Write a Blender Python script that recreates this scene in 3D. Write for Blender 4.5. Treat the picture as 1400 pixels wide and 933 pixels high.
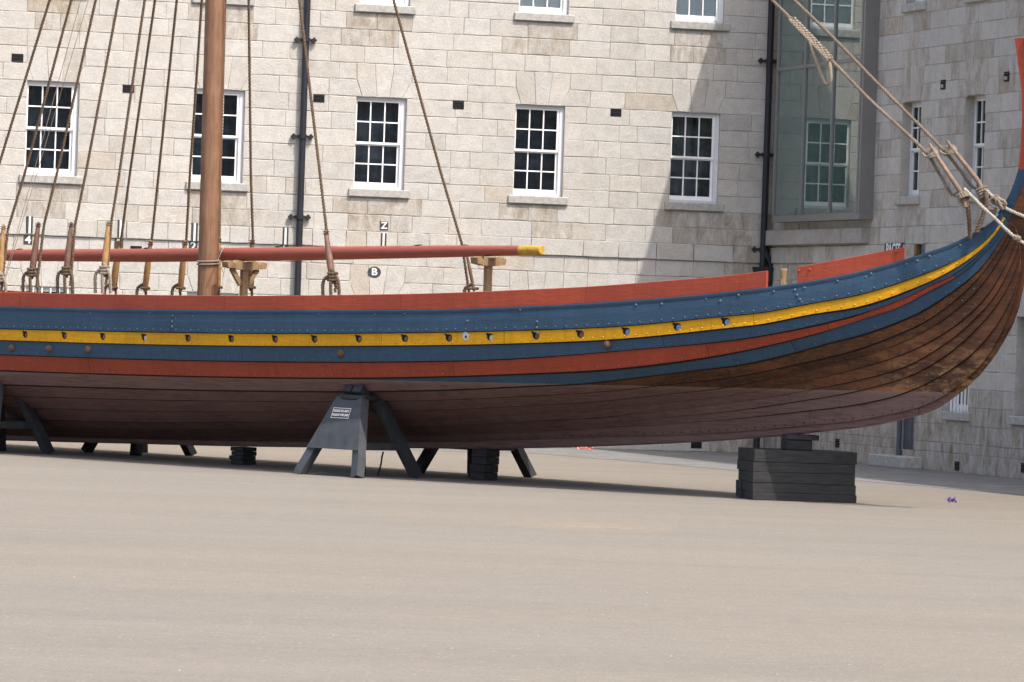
import bpy, math, random
import numpy as np
from mathutils import Vector, Matrix

for o in list(bpy.data.objects): bpy.data.objects.remove(o)
scene = bpy.context.scene
col = scene.collection
rng = random.Random(7)

# ------------------------------------------------------------------ camera
F, PITCH, ROLL, CH = 6556.7, -0.0013, 0.0342, 2.0      # focal length in photo pixels (1400 wide), radians, metres
fwd = np.array([0, math.cos(PITCH), math.sin(PITCH)])
rgt0 = np.array([1., 0, 0]); dwn0 = np.cross(fwd, rgt0)
RGT = rgt0*math.cos(ROLL) - dwn0*math.sin(ROLL); DWN = np.cross(fwd, RGT)
CAM = np.array([0, 0, CH])
cd = bpy.data.cameras.new('camera'); cam = bpy.data.objects.new('camera', cd); col.objects.link(cam)
cd.sensor_width = 36; cd.lens = 36*F/1400; cd.clip_start = .5; cd.clip_end = 2000
cam.matrix_world = Matrix(((RGT[0], -DWN[0], -fwd[0], 0), (RGT[1], -DWN[1], -fwd[1], 0), (RGT[2], -DWN[2], -fwd[2], CH), (0, 0, 0, 1)))
scene.camera = cam

# ------------------------------------------------------------------ sun and sky
PSI = .2858                                            # turn of the long barracks wall
WD = np.array([math.cos(PSI), math.sin(PSI), 0]); WN = np.array([math.sin(PSI), -math.cos(PSI), 0])
SUN_ALONG, SUN_OUT = .276, .53                         # sun offset per metre of height, along and out from the long wall
sv = WD*SUN_ALONG + WN*SUN_OUT + np.array([0, 0, 1.]); sv /= np.linalg.norm(sv)
EL = math.asin(sv[2])
world = bpy.data.worlds.new('World'); scene.world = world; world.use_nodes = True
nt = world.node_tree; bg = nt.nodes['Background']
sky = nt.nodes.new('ShaderNodeTexSky'); sky.sky_type = 'NISHITA'; sky.sun_disc = False
sky.sun_elevation = EL; sky.sun_rotation = math.atan2(sv[0], sv[1]); sky.air_density = 1.0; sky.dust_density = 4.5; sky.ozone_density = .5
nt.links.new(sky.outputs[0], bg.inputs[0]); bg.inputs[1].default_value = .15
sl = bpy.data.lights.new('sun', 'SUN'); sl.energy = 2.5; sl.angle = math.radians(.53); sl.color = (1, .955, .88)
so = bpy.data.objects.new('sun', sl); col.objects.link(so)
so.rotation_euler = Vector(sv).to_track_quat('Z', 'Y').to_euler(); so.location = (20, 20, 40)
vs = scene.view_settings; vs.view_transform = 'Standard'; vs.look = 'None'; vs.gamma = 1; vs.exposure = 1.05; vs.use_curve_mapping = False

# ------------------------------------------------------------------ pixel helpers: a pixel gives a direction only
def ray(u, v): return fwd + RGT*(u-700)/F + DWN*(v-466.5)/F
def ground(u, v, z=0.):
    r = ray(u, v); t = (z-CH)/r[2]; return CAM + r*t
O = np.array([0, 85.777, 0]); CORNER = 4.8275          # foot of the long wall, distance along it to the wing
def main_px(u, v):
    r = ray(u, v); t = ((O-CAM) @ WN)/(r @ WN); P = CAM+r*t-O; return P @ WD, P[2]
def wing_px(u, v, off=0.):
    r = ray(u, v); A = O+WD*(CORNER+off); t = ((A-CAM) @ WD)/(r @ WD); P = CAM+r*t-A; return P @ WN, P[2]
ALPHA = math.radians(45)
G0 = ground(284, 632); SD = np.array([math.cos(ALPHA), -math.sin(ALPHA), 0]); SP = np.array([math.sin(ALPHA), math.cos(ALPHA), 0])
def ship_px(u, v, y):                                  # meets the lengthwise plane y in ship coordinates
    r = ray(u, v); a = (CAM-G0) @ SP; b = r @ SP; t = (y-a)/b; P = CAM+r*t-G0
    return np.array([P @ SD, y, P[2]])
def ship_ground(u, v):
    P = ground(u, v)-G0; return np.array([P @ SD, P @ SP, 0])
def to_world(p): return G0 + SD*p[0] + SP*p[1] + np.array([0, 0, p[2]])

# ------------------------------------------------------------------ node helpers
class NT:
    def __init__(s, name):
        s.m = bpy.data.materials.new(name); s.m.use_nodes = True; s.t = s.m.node_tree
        s.b = s.t.nodes['Principled BSDF']; s.out = s.t.nodes['Material Output']
    def n(s, typ, **kw):
        nd = s.t.nodes.new(typ)
        for k, v in kw.items():
            if k.startswith('i_'):
                key = k[2:]; key = int(key) if key.isdigit() else key.replace('_', ' ')
                s.put(nd.inputs[key], v)
            else: setattr(nd, k, v)
        return nd
    def put(s, sock, v):
        if hasattr(v, 'is_linked') or hasattr(v, 'links'): s.t.links.new(v, sock)
        else: sock.default_value = v
    def coord(s, which='Object', scale=(1, 1, 1)):
        c = s.n('ShaderNodeTexCoord'); mp = s.n('ShaderNodeMapping'); s.t.links.new(c.outputs[which], mp.inputs[0]); mp.inputs['Scale'].default_value = scale
        return mp.outputs[0]
    def noise(s, vec, scale, detail=4, rough=.6, dist=0):
        nd = s.n('ShaderNodeTexNoise'); s.t.links.new(vec, nd.inputs['Vector'])
        nd.inputs['Scale'].default_value = scale; nd.inputs['Detail'].default_value = detail; nd.inputs['Roughness'].default_value = rough; nd.inputs['Distortion'].default_value = dist
        return nd.outputs['Fac']
    def ramp(s, fac, a, b, ca=(0, 0, 0, 1), cb=(1, 1, 1, 1)):
        r = s.n('ShaderNodeValToRGB'); s.t.links.new(fac, r.inputs[0]); e = r.color_ramp.elements
        e[0].position = a; e[0].color = ca; e[1].position = b; e[1].color = cb; return r.outputs[0]
    def mix(s, fac, a, b, mode='MIX'):
        m = s.n('ShaderNodeMix', data_type='RGBA', blend_type=mode); s.put(m.inputs[0], fac); s.put(m.inputs[6], a); s.put(m.inputs[7], b); return m.outputs[2]
    def math(s, op, a, b=0., c=None):
        m = s.n('ShaderNodeMath', operation=op); s.put(m.inputs[0], a); s.put(m.inputs[1], b)
        if c is not None: s.put(m.inputs[2], c)
        return m.outputs[0]
    def bump(s, h, strength=.3, dist=.01):
        b = s.n('ShaderNodeBump'); b.inputs['Strength'].default_value = strength; b.inputs['Distance'].default_value = dist; s.t.links.new(h, b.inputs['Height']); s.t.links.new(b.outputs[0], s.b.inputs['Normal'])
    def fin(s, color, rough=.8, spec=.3):
        s.put(s.b.inputs['Base Color'], color); s.put(s.b.inputs['Roughness'], rough); s.b.inputs['Specular IOR Level'].default_value = spec; return s.m
def c4(*a): return (*a, 1.)

def m_stone():
    k = NT('stone'); p = k.coord('Object')
    a = k.n('ShaderNodeAttribute', attribute_name='tint').outputs['Color']
    fine = k.noise(p, 30, 7, .78); mid = k.noise(p, 4.5, 6, .7, .5); big = k.noise(p, .55, 3)
    c = k.mix(1., a, k.ramp(fine, .25, .8, c4(.74, .735, .73), c4(1.2, 1.19, 1.18)), 'MULTIPLY')
    c = k.mix(1., c, k.ramp(mid, .3, .75, c4(.84, .83, .81), c4(1.07, 1.07, 1.07)), 'MULTIPLY')
    c = k.mix(k.ramp(big, .55, .8), c, k.mix(1., c, c4(1.0, .97, .92), 'MULTIPLY'))
    st = k.n('ShaderNodeAttribute', attribute_name='stain').outputs['Fac']
    sn = k.noise(k.coord('Object', (2.6, 2.6, 1.1)), 1.9, 7, .75, .6)
    f = k.math('MULTIPLY', st, k.ramp(sn, .36, .66))
    c = k.mix(f, c, k.mix(1., c, c4(.48, .39, .28), 'MULTIPLY'))
    k.bump(k.math('ADD', fine, k.math('MULTIPLY', mid, 1.5)), .8, .012)
    return k.fin(c, .95, .15)
def m_plain(name, color, rough=.7, spec=.3, var=.15, scale=8, bump=.2, stretch=(1, 1, 1)):
    k = NT(name); p = k.coord('Object', stretch); n1 = k.noise(p, scale, 6, .65); n2 = k.noise(p, scale*9, 3, .6)
    f = k.ramp(n1, .3, .7, c4(1-var, 1-var, 1-var), c4(1+var, 1+var, 1+var)); c = k.mix(1., c4(*color), f, 'MULTIPLY')
    c = k.mix(1., c, k.ramp(n2, .3, .7, c4(1-var*.5, 1-var*.5, 1-var*.5), c4(1+var*.5, 1+var*.5, 1+var*.5)), 'MULTIPLY')
    if bump: k.bump(k.math('ADD', n1, k.math('MULTIPLY', n2, .5)), bump, .006)
    return k.fin(c, rough, spec)
def m_glass(name, tint, ior, rough=.02, milky=None):
    k = NT(name); t = k.t
    tr = k.n('ShaderNodeBsdfTransparent'); tr.inputs[0].default_value = c4(*tint)
    gl = k.n('ShaderNodeBsdfGlossy'); gl.inputs['Roughness'].default_value = rough; gl.inputs['Color'].default_value = c4(.95, .98, .97)
    fr = k.n('ShaderNodeFresnel'); fr.inputs['IOR'].default_value = ior
    ns = k.noise(k.coord('Object'), 1.3, 2); bp = k.n('ShaderNodeBump'); bp.inputs['Strength'].default_value = .02; bp.inputs['Distance'].default_value = .02
    t.links.new(ns, bp.inputs['Height']); t.links.new(bp.outputs[0], gl.inputs['Normal'])
    mx = k.n('ShaderNodeMixShader'); t.links.new(fr.outputs[0], mx.inputs[0]); t.links.new(tr.outputs[0], mx.inputs[1]); t.links.new(gl.outputs[0], mx.inputs[2])
    if milky:
        df = k.n('ShaderNodeBsdfDiffuse'); df.inputs[0].default_value = c4(*milky[1]); m2 = k.n('ShaderNodeMixShader'); m2.inputs[0].default_value = milky[0]
        t.links.new(tr.outputs[0], m2.inputs[1]); t.links.new(df.outputs[0], m2.inputs[2]); t.links.new(m2.outputs[0], mx.inputs[1])
    t.links.new(mx.outputs[0], k.out.inputs['Surface']); return k.m

WLA, WLB, BOWX = 0., 0., 0.                                       # waterline height in ship coordinates, set below
def m_hull(name, kind, color=None):
    k = NT(name); p = k.coord('Object')
    grain = k.noise(k.coord('Object', (.55, 6, 9)), 5, 7, .68, .3); blot = k.noise(k.coord('Object', (.6, 1, 1.6)), 1.5, 5, .65, .3); fine = k.noise(p, 60, 4, .6)
    drip = k.noise(k.coord('Object', (9, 1, .7)), 1.6, 4, .7)
    if kind == 'paint':
        c = k.mix(1., c4(*color), k.ramp(grain, .25, .75, c4(.80, .80, .80), c4(1.14, 1.14, 1.14)), 'MULTIPLY')
        c = k.mix(1., c, k.ramp(blot, .3, .72, c4(.82, .82, .83), c4(1.12, 1.11, 1.10)), 'MULTIPLY')
        wear = k.ramp(k.noise(k.coord('Object', (1.2, 7, 7)), 7, 8, .75), .70, .78)
        c = k.mix(k.math('MULTIPLY', wear, .6), c, k.mix(.6, c, c4(.30, .26, .22)))
        c = k.mix(1., c, k.ramp(drip, .5, .85, c4(1.03, 1.03, 1.03), c4(.72, .72, .74)), 'MULTIPLY')
        oi = k.n('ShaderNodeObjectInfo').outputs['Random']; c = k.mix(1., c, k.ramp(oi, 0, 1, c4(.90, .91, .92), c4(1.08, 1.07, 1.06)), 'MULTIPLY')
        rough = k.ramp(blot, .3, .7, c4(.5, .5, .5), c4(.68, .68, .68))
    else:
        oi = k.n('ShaderNodeObjectInfo').outputs['Random']
        c = k.mix(k.ramp(grain, .32, .72), c4(.022, .0120, .0080), c4(.125, .050, .021))
        c = k.mix(k.ramp(blot, .46, .68), c, k.mix(.6, c, c4(.205, .072, .026)))
        c = k.mix(1., c, k.ramp(oi, 0., 1., c4(.72, .74, .78), c4(1.35, 1.28, 1.2)), 'MULTIPLY')
        x = k.n('ShaderNodeSeparateXYZ'); k.t.links.new(p, x.inputs[0])
        bowf = k.ramp(k.math('MULTIPLY', x.outputs[0], .07), BOWX*.07, BOWX*.07+.09); low = k.ramp(k.math('MULTIPLY', x.outputs[2], .3), .50, .72, c4(1, 1, 1), c4(0, 0, 0))
        worn = k.math('MULTIPLY', k.math('MULTIPLY', bowf, low), k.ramp(k.noise(k.coord('Object', (1, 2.5, 3.5)), 2.4, 8, .75, .5), .47, .66))
        c = k.mix(k.math('MULTIPLY', worn, .85), c, c4(.42, .235, .10))
        c = k.mix(k.ramp(drip, .55, .8), c, k.mix(1., c, c4(.6, .58, .58), 'MULTIPLY'))
        rough = .55
    # antifouling below the waterline
    x = k.n('ShaderNodeSeparateXYZ'); k.t.links.new(p, x.inputs[0])
    edge = k.math('ADD', k.math('MULTIPLY', x.outputs[0], WLB), WLA)
    dn = k.noise(k.coord('Object', (2.5, 2.5, .5)), 6, 4, .7)
    d = k.math('SUBTRACT', edge, k.math('ADD', x.outputs[2], k.math('MULTIPLY', dn, .022)))
    af = k.mix(k.ramp(grain, .3, .7), c4(.066, .038, .036), c4(.185, .105, .097))
    af = k.mix(k.ramp(blot, .45, .75), af, c4(.150, .094, .082))
    af = k.mix(k.ramp(k.noise(k.coord('Object', (.7, 3, 6)), 4, 8, .75), .62, .76), af, c4(.30, .22, .20))
    af = k.mix(k.ramp(k.math('MULTIPLY', d, 8.), .0, .45, c4(.5, .5, .5), c4(0, 0, 0)), af, c4(.22, .150, .125))
    af = k.mix(k.ramp(drip, .6, .85), af, k.mix(1., af, c4(.55, .5, .5), 'MULTIPLY'))
    c = k.mix(k.ramp(k.math('MULTIPLY', d, 60.), .0, .5), c, af)
    k.bump(k.math('ADD', k.math('MULTIPLY', grain, 1.4), k.math('MULTIPLY', fine, .25)), .35, .008)
    return k.fin(c, rough, .25)
def m_wood(name, a, b, rough=.65, stretch=(1.2, 9, 9)):
    k = NT(name); g = k.noise(k.coord('Object', stretch), 4, 7, .7, .4); b2 = k.noise(k.coord('Object'), 2.2, 4)
    c = k.mix(k.ramp(g, .3, .7), c4(*a), c4(*b)); c = k.mix(1., c, k.ramp(b2, .3, .7, c4(.75, .75, .75), c4(1.15, 1.15, 1.15)), 'MULTIPLY')
    k.bump(g, .4, .006); return k.fin(c, rough, .3)
def m_ground():
    k = NT('square_surface'); p = k.coord('Object')
    f1 = k.noise(p, 34, 5, .75); f2 = k.noise(p, 5, 6, .7); b = k.noise(k.coord('Object', (.10, .5, 1)), 1.1, 5, .6, .6); b2 = k.noise(p, .09, 4, .6)
    c = k.mix(k.ramp(f1, .3, .72), c4(.139, .126, .106), c4(.240, .222, .194))
    c = k.mix(1., c, k.ramp(f2, .3, .7, c4(.90, .90, .90), c4(1.07, 1.07, 1.07)), 'MULTIPLY')
    c = k.mix(1., c, k.ramp(b, .32, .7, c4(.925, .93, .935), c4(1.05, 1.045, 1.04)), 'MULTIPLY')
    c = k.mix(k.ramp(b2, .35, .65), c, k.mix(1., c, c4(1.03, .985, .945), 'MULTIPLY'))
    sp = k.n('ShaderNodeMapping'); k.t.links.new(k.n('ShaderNodeTexCoord').outputs['Object'], sp.inputs[0]); gs = ground_spot; sp.inputs['Location'].default_value = (-gs[0]/1.1, -gs[1]/1.6, 0); sp.inputs['Scale'].default_value = (1/1.1, 1/1.6, 0)
    ln = k.n('ShaderNodeVectorMath', operation='LENGTH'); k.t.links.new(sp.outputs[0], ln.inputs[0]); sm = k.math('MULTIPLY', k.ramp(ln.outputs['Value'], .2, 1., c4(1, 1, 1), c4(0, 0, 0)), k.ramp(f2, .4, .7))
    c = k.mix(k.math('MULTIPLY', sm, .5), c, c4(.34, .25, .13))
    cr = k.noise(k.coord('Object', (.35, 1.6, 1)), .8, 7, .75, 1.2); c = k.mix(k.ramp(cr, .60, .72), c, k.mix(1., c, c4(.90, .90, .91), 'MULTIPLY'))
    vo = k.n('ShaderNodeTexVoronoi', feature='F1'); k.t.links.new(p, vo.inputs['Vector']); vo.inputs['Scale'].default_value = 26
    pick = k.math('GREATER_THAN', k.n('ShaderNodeSeparateColor', i_0=vo.outputs['Color']).outputs[0], .965)
    dot = k.math('MULTIPLY', pick, k.math('LESS_THAN', vo.outputs['Distance'], .32))
    c = k.mix(dot, c, c4(.285, .262, .235))
    pick2 = k.math('LESS_THAN', k.n('ShaderNodeSeparateColor', i_0=vo.outputs['Color']).outputs[0], .03)
    c = k.mix(k.math('MULTIPLY', pick2, k.math('LESS_THAN', vo.outputs['Distance'], .3)), c, c4(.16, .13, .11))
    k.bump(k.math('ADD', f1, k.math('MULTIPLY', f2, .5)), .5, .01)
    return k.fin(c, .95, .15)
def m_setts():
    k = NT('setts'); p = k.coord('Object')
    br = k.n('ShaderNodeTexBrick'); k.t.links.new(p, br.inputs['Vector']); br.inputs['Scale'].default_value = 5; br.inputs['Mortar Size'].default_value = .018
    br.inputs['Color1'].default_value = c4(.15, .15, .147); br.inputs['Color2'].default_value = c4(.225, .225, .218); br.inputs['Mortar'].default_value = c4(.13, .125, .12)
    n = k.noise(p, 1.2, 5, .6); f = k.noise(p, 30, 4, .7)
    c = k.mix(1., br.outputs['Color'], k.ramp(n, .3, .7, c4(.75, .75, .76), c4(1.15, 1.14, 1.12)), 'MULTIPLY')
    c = k.mix(1., c, k.ramp(f, .3, .7, c4(.85, .85, .85), c4(1.15, 1.15, 1.15)), 'MULTIPLY')
    k.bump(k.math('SUBTRACT', f, k.math('MULTIPLY', br.outputs['Fac'], 1.5)), .6, .01); return k.fin(c, .85, .25)

# ------------------------------------------------------------------ mesh helpers
def tag(o, label=None, cat=None, group=None, kind=None):
    if label: o['label'] = label
    if cat: o['category'] = cat
    if group: o['group'] = group
    if kind: o['kind'] = kind
    return o
def empty(name, loc=(0, 0, 0), rz=0.):
    o = bpy.data.objects.new(name, None); col.objects.link(o); o.location = loc; o.rotation_euler = (0, 0, rz); o.empty_display_size = .2; return o
def link(name, me, parent=None):
    o = bpy.data.objects.new(name, me); col.objects.link(o)
    if parent is not None: o.parent = parent
    return o
class MB:
    def __init__(s): s.v = []; s.f = []; s.sm = []; s.tint = None; s.cols = []; s.st = []; s.cst = 0.
    def add(s, vs, fs, smooth=False):
        b = len(s.v); s.v += [tuple(float(c) for c in q) for q in vs]
        for f in fs: s.f.append([i+b for i in f]); s.sm.append(smooth)
        s.cols += [s.tint or (1, 1, 1)]*len(vs); s.st += [s.cst]*len(vs)
    def box(s, x0, x1, y0, y1, z0, z1):
        s.add([(x0, y0, z0), (x1, y0, z0), (x1, y1, z0), (x0, y1, z0), (x0, y0, z1), (x1, y0, z1), (x1, y1, z1), (x0, y1, z1)],
              [(0, 3, 2, 1), (4, 5, 6, 7), (0, 1, 5, 4), (1, 2, 6, 5), (2, 3, 7, 6), (3, 0, 4, 7)]); return s
    def cbox(s, x0, x1, y0, y1, z0, z1, c=.008):          # chamfered box
        P = []; 
        for z, k_ in ((z0, c), (z0+c, 0), (z1-c, 0), (z1, c)):
            a0, a1, b0, b1 = x0+k_, x1-k_, y0+k_, y1-k_
            q = c-k_
            P += [(a0+q, b0, z), (a1-q, b0, z), (a1, b0+q, z), (a1, b1-q, z), (a1-q, b1, z), (a0+q, b1, z), (a0, b1-q, z), (a0, b0+q, z)]
        fs = [tuple(range(7, -1, -1)), tuple(range(24, 32))]
        for r in range(3):
            for i in range(8): j = (i+1) % 8; fs.append((r*8+i, r*8+j, r*8+8+j, r*8+8+i))
        s.add(P, fs); return s
    def bar(s, a, b, w, h, up=(0, 0, 1), w2=None, h2=None):   # bar of rectangular section from a to b
        a = np.array(a, float); b = np.array(b, float); d = b-a; d /= np.linalg.norm(d); up = np.array(up, float)
        x = np.cross(d, up); x /= np.linalg.norm(x); y = np.cross(x, d); w2 = w if w2 is None else w2; h2 = h if h2 is None else h2
        vs_ = []
        for p_, ww, hh in ((a, w, h), (b, w2, h2)):
            for sx, sy in ((-1, -1), (1, -1), (1, 1), (-1, 1)): vs_.append(p_+x*sx*ww/2+y*sy*hh/2)
        s.add(vs_, [(0, 1, 2, 3), (7, 6, 5, 4), (0, 4, 5, 1), (1, 5, 6, 2), (2, 6, 7, 3), (3, 7, 4, 0)]); return s
    def tube(s, pts, radii, n=12, caps=True, smooth=True):
        pts = [np.array(p, float) for p in pts]; m = len(pts)
        if not hasattr(radii, '__len__'): radii = [radii]*m
        ref = None; base = len(s.v); V = []
        for i in range(m):
            d = pts[min(i+1, m-1)]-pts[max(i-1, 0)]; d /= np.linalg.norm(d)
            if ref is None: ref = np.array([0, 0, 1.]) if abs(d[2]) < .9 else np.array([1., 0, 0])
            x = np.cross(ref, d); x /= np.linalg.norm(x); y = np.cross(d, x); ref = y
            for j in range(n): a = 2*math.pi*j/n; V.append(pts[i]+(x*math.cos(a)+y*math.sin(a))*radii[i])
        fs = [(i*n+j, i*n+(j+1) % n, (i+1)*n+(j+1) % n, (i+1)*n+j) for i in range(m-1) for j in range(n)]
        s.add(V, fs, smooth)
        if caps: s.add(V[:n], [tuple(range(n-1, -1, -1))]); s.add(V[-n:], [tuple(range(n))])
        return s
    def prism(s, poly, axis, d0, d1):                      # poly in the two other axes, extruded along axis
        n = len(poly); ar = sum(poly[i][0]*poly[(i+1) % n][1]-poly[(i+1) % n][0]*poly[i][1] for i in range(n))
        if ar < 0: poly = poly[::-1]
        def P(a, b, d): return {0: (d, a, b), 1: (a, d, b), 2: (a, b, d)}[axis]
        v = [P(a, b, d0) for a, b in poly]+[P(a, b, d1) for a, b in poly]
        fs = [tuple(range(n-1, -1, -1)), tuple(range(n, 2*n))]+[(i, (i+1) % n, n+(i+1) % n, n+i) for i in range(n)]
        if (axis == 1) != (d1 < d0): fs = [f[::-1] for f in fs]
        s.add(v, fs); return s
    def dome(s, p, nrm, r, h, n=6, rows=1):
        nrm = np.array(nrm, float); nrm /= np.linalg.norm(nrm); ref = np.array([0, 0, 1.]) if abs(nrm[2]) < .9 else np.array([1., 0, 0])
        x = np.cross(ref, nrm); x /= np.linalg.norm(x); y = np.cross(nrm, x); p = np.array(p, float); V = []; fs = []
        for k_ in range(rows):
            a = .5*math.pi*k_/rows
            for j in range(n): t = 2*math.pi*j/n; V.append(p+(x*math.cos(t)+y*math.sin(t))*r*math.cos(a)+nrm*h*math.sin(a))
        V.append(p+nrm*h)
        for k_ in range(rows-1): fs += [(k_*n+j, k_*n+(j+1) % n, k_*n+n+(j+1) % n, k_*n+n+j) for j in range(n)]
        b = (rows-1)*n; fs += [(b+j, b+(j+1) % n, rows*n) for j in range(n)]
        s.add(V, fs, rows > 1); return s
    def rope(s, pts, r, pitch=.16, step=.022, lobes=3, n=9, phase=0.):
        pts = resample([np.array(p, float) for p in pts], step); m = len(pts); ref = None; V = []; L = 0
        for i in range(m):
            d = pts[min(i+1, m-1)]-pts[max(i-1, 0)]; d /= (np.linalg.norm(d) or 1)
            if i: L += np.linalg.norm(pts[i]-pts[i-1])
            if ref is None: ref = np.array([0, 0, 1.]) if abs(d[2]) < .9 else np.array([1., 0, 0])
            x = np.cross(ref, d); x /= np.linalg.norm(x); y = np.cross(d, x); ref = y; ph = 2*math.pi*L/pitch+phase
            for j in range(n):
                a = 2*math.pi*j/n+ph; rr = r*(1+.16*math.cos(lobes*2*math.pi*j/n)); V.append(pts[i]+(x*math.cos(a)+y*math.sin(a))*rr)
        fs = [(i*n+j, i*n+(j+1) % n, (i+1)*n+(j+1) % n, (i+1)*n+j) for i in range(m-1) for j in range(n)]
        fs += [tuple(range(n-1, -1, -1)), tuple(range((m-1)*n, m*n))]
        s.add(V, fs, False); return s
    def mesh(s, name, mat, attr=False):
        me = bpy.data.meshes.new(name); me.from_pydata(s.v, [], s.f); me.materials.append(mat)
        if any(s.sm): me.polygons.foreach_set('use_smooth', s.sm)
        if attr:
            a = me.color_attributes.new('tint', 'FLOAT_COLOR', 'POINT'); a.data.foreach_set('color', [q for c in s.cols for q in (*c, 1.)])
            b = me.attributes.new('stain', 'FLOAT', 'POINT'); b.data.foreach_set('value', s.st)
        me.update(); return me
    def build(s, name, mat, parent=None, attr=False): return link(name, s.mesh(name, mat, attr), parent)
def resample(pts, step):
    # smooth catmull-rom through the points, then even steps
    if len(pts) > 2:
        q = [2*pts[0]-pts[1]]+pts+[2*pts[-1]-pts[-2]]; out = []
        for i in range(1, len(q)-2):
            n = max(4, int(np.linalg.norm(q[i+1]-q[i])/step))
            for k_ in range(n):
                t = k_/n; out.append(.5*((2*q[i])+(-q[i-1]+q[i+1])*t+(2*q[i-1]-5*q[i]+4*q[i+1]-q[i+2])*t*t+(-q[i-1]+3*q[i]-3*q[i+1]+q[i+2])*t**3))
        out.append(q[-2]); return out
    n = max(2, int(np.linalg.norm(pts[1]-pts[0])/step)); return [pts[0]+(pts[1]-pts[0])*i/n for i in range(n+1)]
def text_mesh(txt, size, mat, squash=1.):
    cu = bpy.data.curves.new('lettering', 'FONT'); cu.body = txt; cu.size = size; cu.align_x = 'CENTER'; cu.align_y = 'CENTER'; cu.offset = size*.022; cu.resolution_u = 3; cu.extrude = .002
    o = bpy.data.objects.new('lettering', cu); col.objects.link(o); dg = bpy.context.evaluated_depsgraph_get()
    me = bpy.data.meshes.new_from_object(o.evaluated_get(dg)); bpy.data.objects.remove(o); bpy.data.curves.remove(cu)
    me.transform(Matrix(((squash, 0, 0, 0), (0, 0, -1, 0), (0, 1, 0, 0), (0, 0, 0, 1)))); me.materials.clear(); me.materials.append(mat); return me

ground_spot = ground(800, 720)
M = dict(stone=m_stone(), ground=m_ground(), setts=m_setts())
M['mortar'] = m_plain('mortar', (.36, .335, .30), .95, .1, .2, 12)
M['sill'] = m_plain('sill_stone', (.36, .35, .325), .9, .2, .22, 14, .4)
M['white'] = m_plain('white_paint', (.80, .80, .79), .45, .4, .04, 6, .05)
M['frame_grey'] = m_plain('weathered_frame_paint', (.62, .63, .66), .5, .3, .06, 6, .05)
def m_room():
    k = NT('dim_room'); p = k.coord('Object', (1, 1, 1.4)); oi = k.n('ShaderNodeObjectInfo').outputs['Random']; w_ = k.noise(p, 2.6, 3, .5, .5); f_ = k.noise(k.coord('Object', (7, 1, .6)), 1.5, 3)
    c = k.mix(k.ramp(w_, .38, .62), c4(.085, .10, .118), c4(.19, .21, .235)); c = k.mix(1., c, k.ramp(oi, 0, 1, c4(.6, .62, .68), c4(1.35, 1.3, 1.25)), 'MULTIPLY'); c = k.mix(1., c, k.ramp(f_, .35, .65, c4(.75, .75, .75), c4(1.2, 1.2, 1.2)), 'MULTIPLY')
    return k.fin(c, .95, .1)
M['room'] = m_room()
M['blind'] = m_plain('window_blind', (.80, .81, .80), .9, .1, .05, 3, 0)
M['glass'] = m_glass('window_glass', (.9, .93, .95), 1.42)
M['bayglass'] = m_glass('bay_glass', (.55, .80, .75), 2.7, .004, (.26, (.20, .36, .34)))
M['plaster'] = m_plain('pale_plaster', (.62, .64, .60), .9, .2, .06, 2, .05)
M['iron'] = m_plain('black_iron_paint', (.016, .018, .024), .5, .4, .3, 9, .15)
M['dark'] = m_plain('vent_dark', (.012, .012, .013), .8, .2, .2, 9, 0)
M['mark'] = m_plain('wall_mark_grey', (.055, .057, .062), .85, .2, .35, 26, .2)
M['markw'] = m_plain('wall_mark_white', (.74, .74, .73), .85, .2, .12, 30, .2)
M['metal'] = m_plain('grey_metal_cladding', (.165, .163, .158), .45, .5, .06, 3, .05)
M['slate'] = m_plain('roof_slate', (.06, .063, .07), .7, .3, .3, 6, .3)
M['shutter'] = m_plain('blue_grey_door_paint', (.075, .085, .115), .5, .35, .2, 5, .2)
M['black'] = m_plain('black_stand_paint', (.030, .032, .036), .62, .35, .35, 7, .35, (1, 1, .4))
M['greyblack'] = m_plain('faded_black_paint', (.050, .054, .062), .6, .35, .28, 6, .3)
M['tarblack'] = m_plain('tarred_timber', (.034, .034, .035), .75, .25, .4, 10, .5, (.4, 1, 3))

# ================================================================== THE SETTING: ground
g = MB(); N = 20
for i in range(N+1):
    for j in range(N+1): g.v.append((-300+600*i/N, -60+560*j/N, 0.)); g.cols.append((1, 1, 1)); g.st.append(0)
for i in range(N):
    for j in range(N): a = i*(N+1)+j; g.f.append([a, a+N+1, a+N+2, a+1]); g.sm.append(False)
tag(g.build('ground', M['ground']), 'pale sandy gravel square in front of the barracks', 'ground', kind='structure')
ce, ce2 = ground(738, 620.5), ground(1400, 677.5)
ed = (ce2-ce)/np.linalg.norm(ce2-ce); pav = MB(); left = ce-WD*16
edge = [left]+[ce+(ce2-ce)*t for t in np.linspace(0, 1.5, 60)]
edge = [p+np.array([rng.uniform(-.06, .06), rng.uniform(-.06, .06), 0])*(i > 0) for i, p in enumerate(edge)]
cor = O+WD*CORNER
wallside = [O+WD*(-16), cor+WD*.3, cor+WD*.3+WN*40]
pav.add([(p[0], p[1], .004) for p in edge+wallside[::-1]], [tuple(range(len(edge)+3))[::1]])
po = pav.build('cobbled_path', M['setts']); po.data.update()
tag(po, 'grey cobbled strip along the foot of the barracks walls', 'path', kind='structure')
if po.data.polygons[0].normal.z < 0: po.data.flip_normals()

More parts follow.
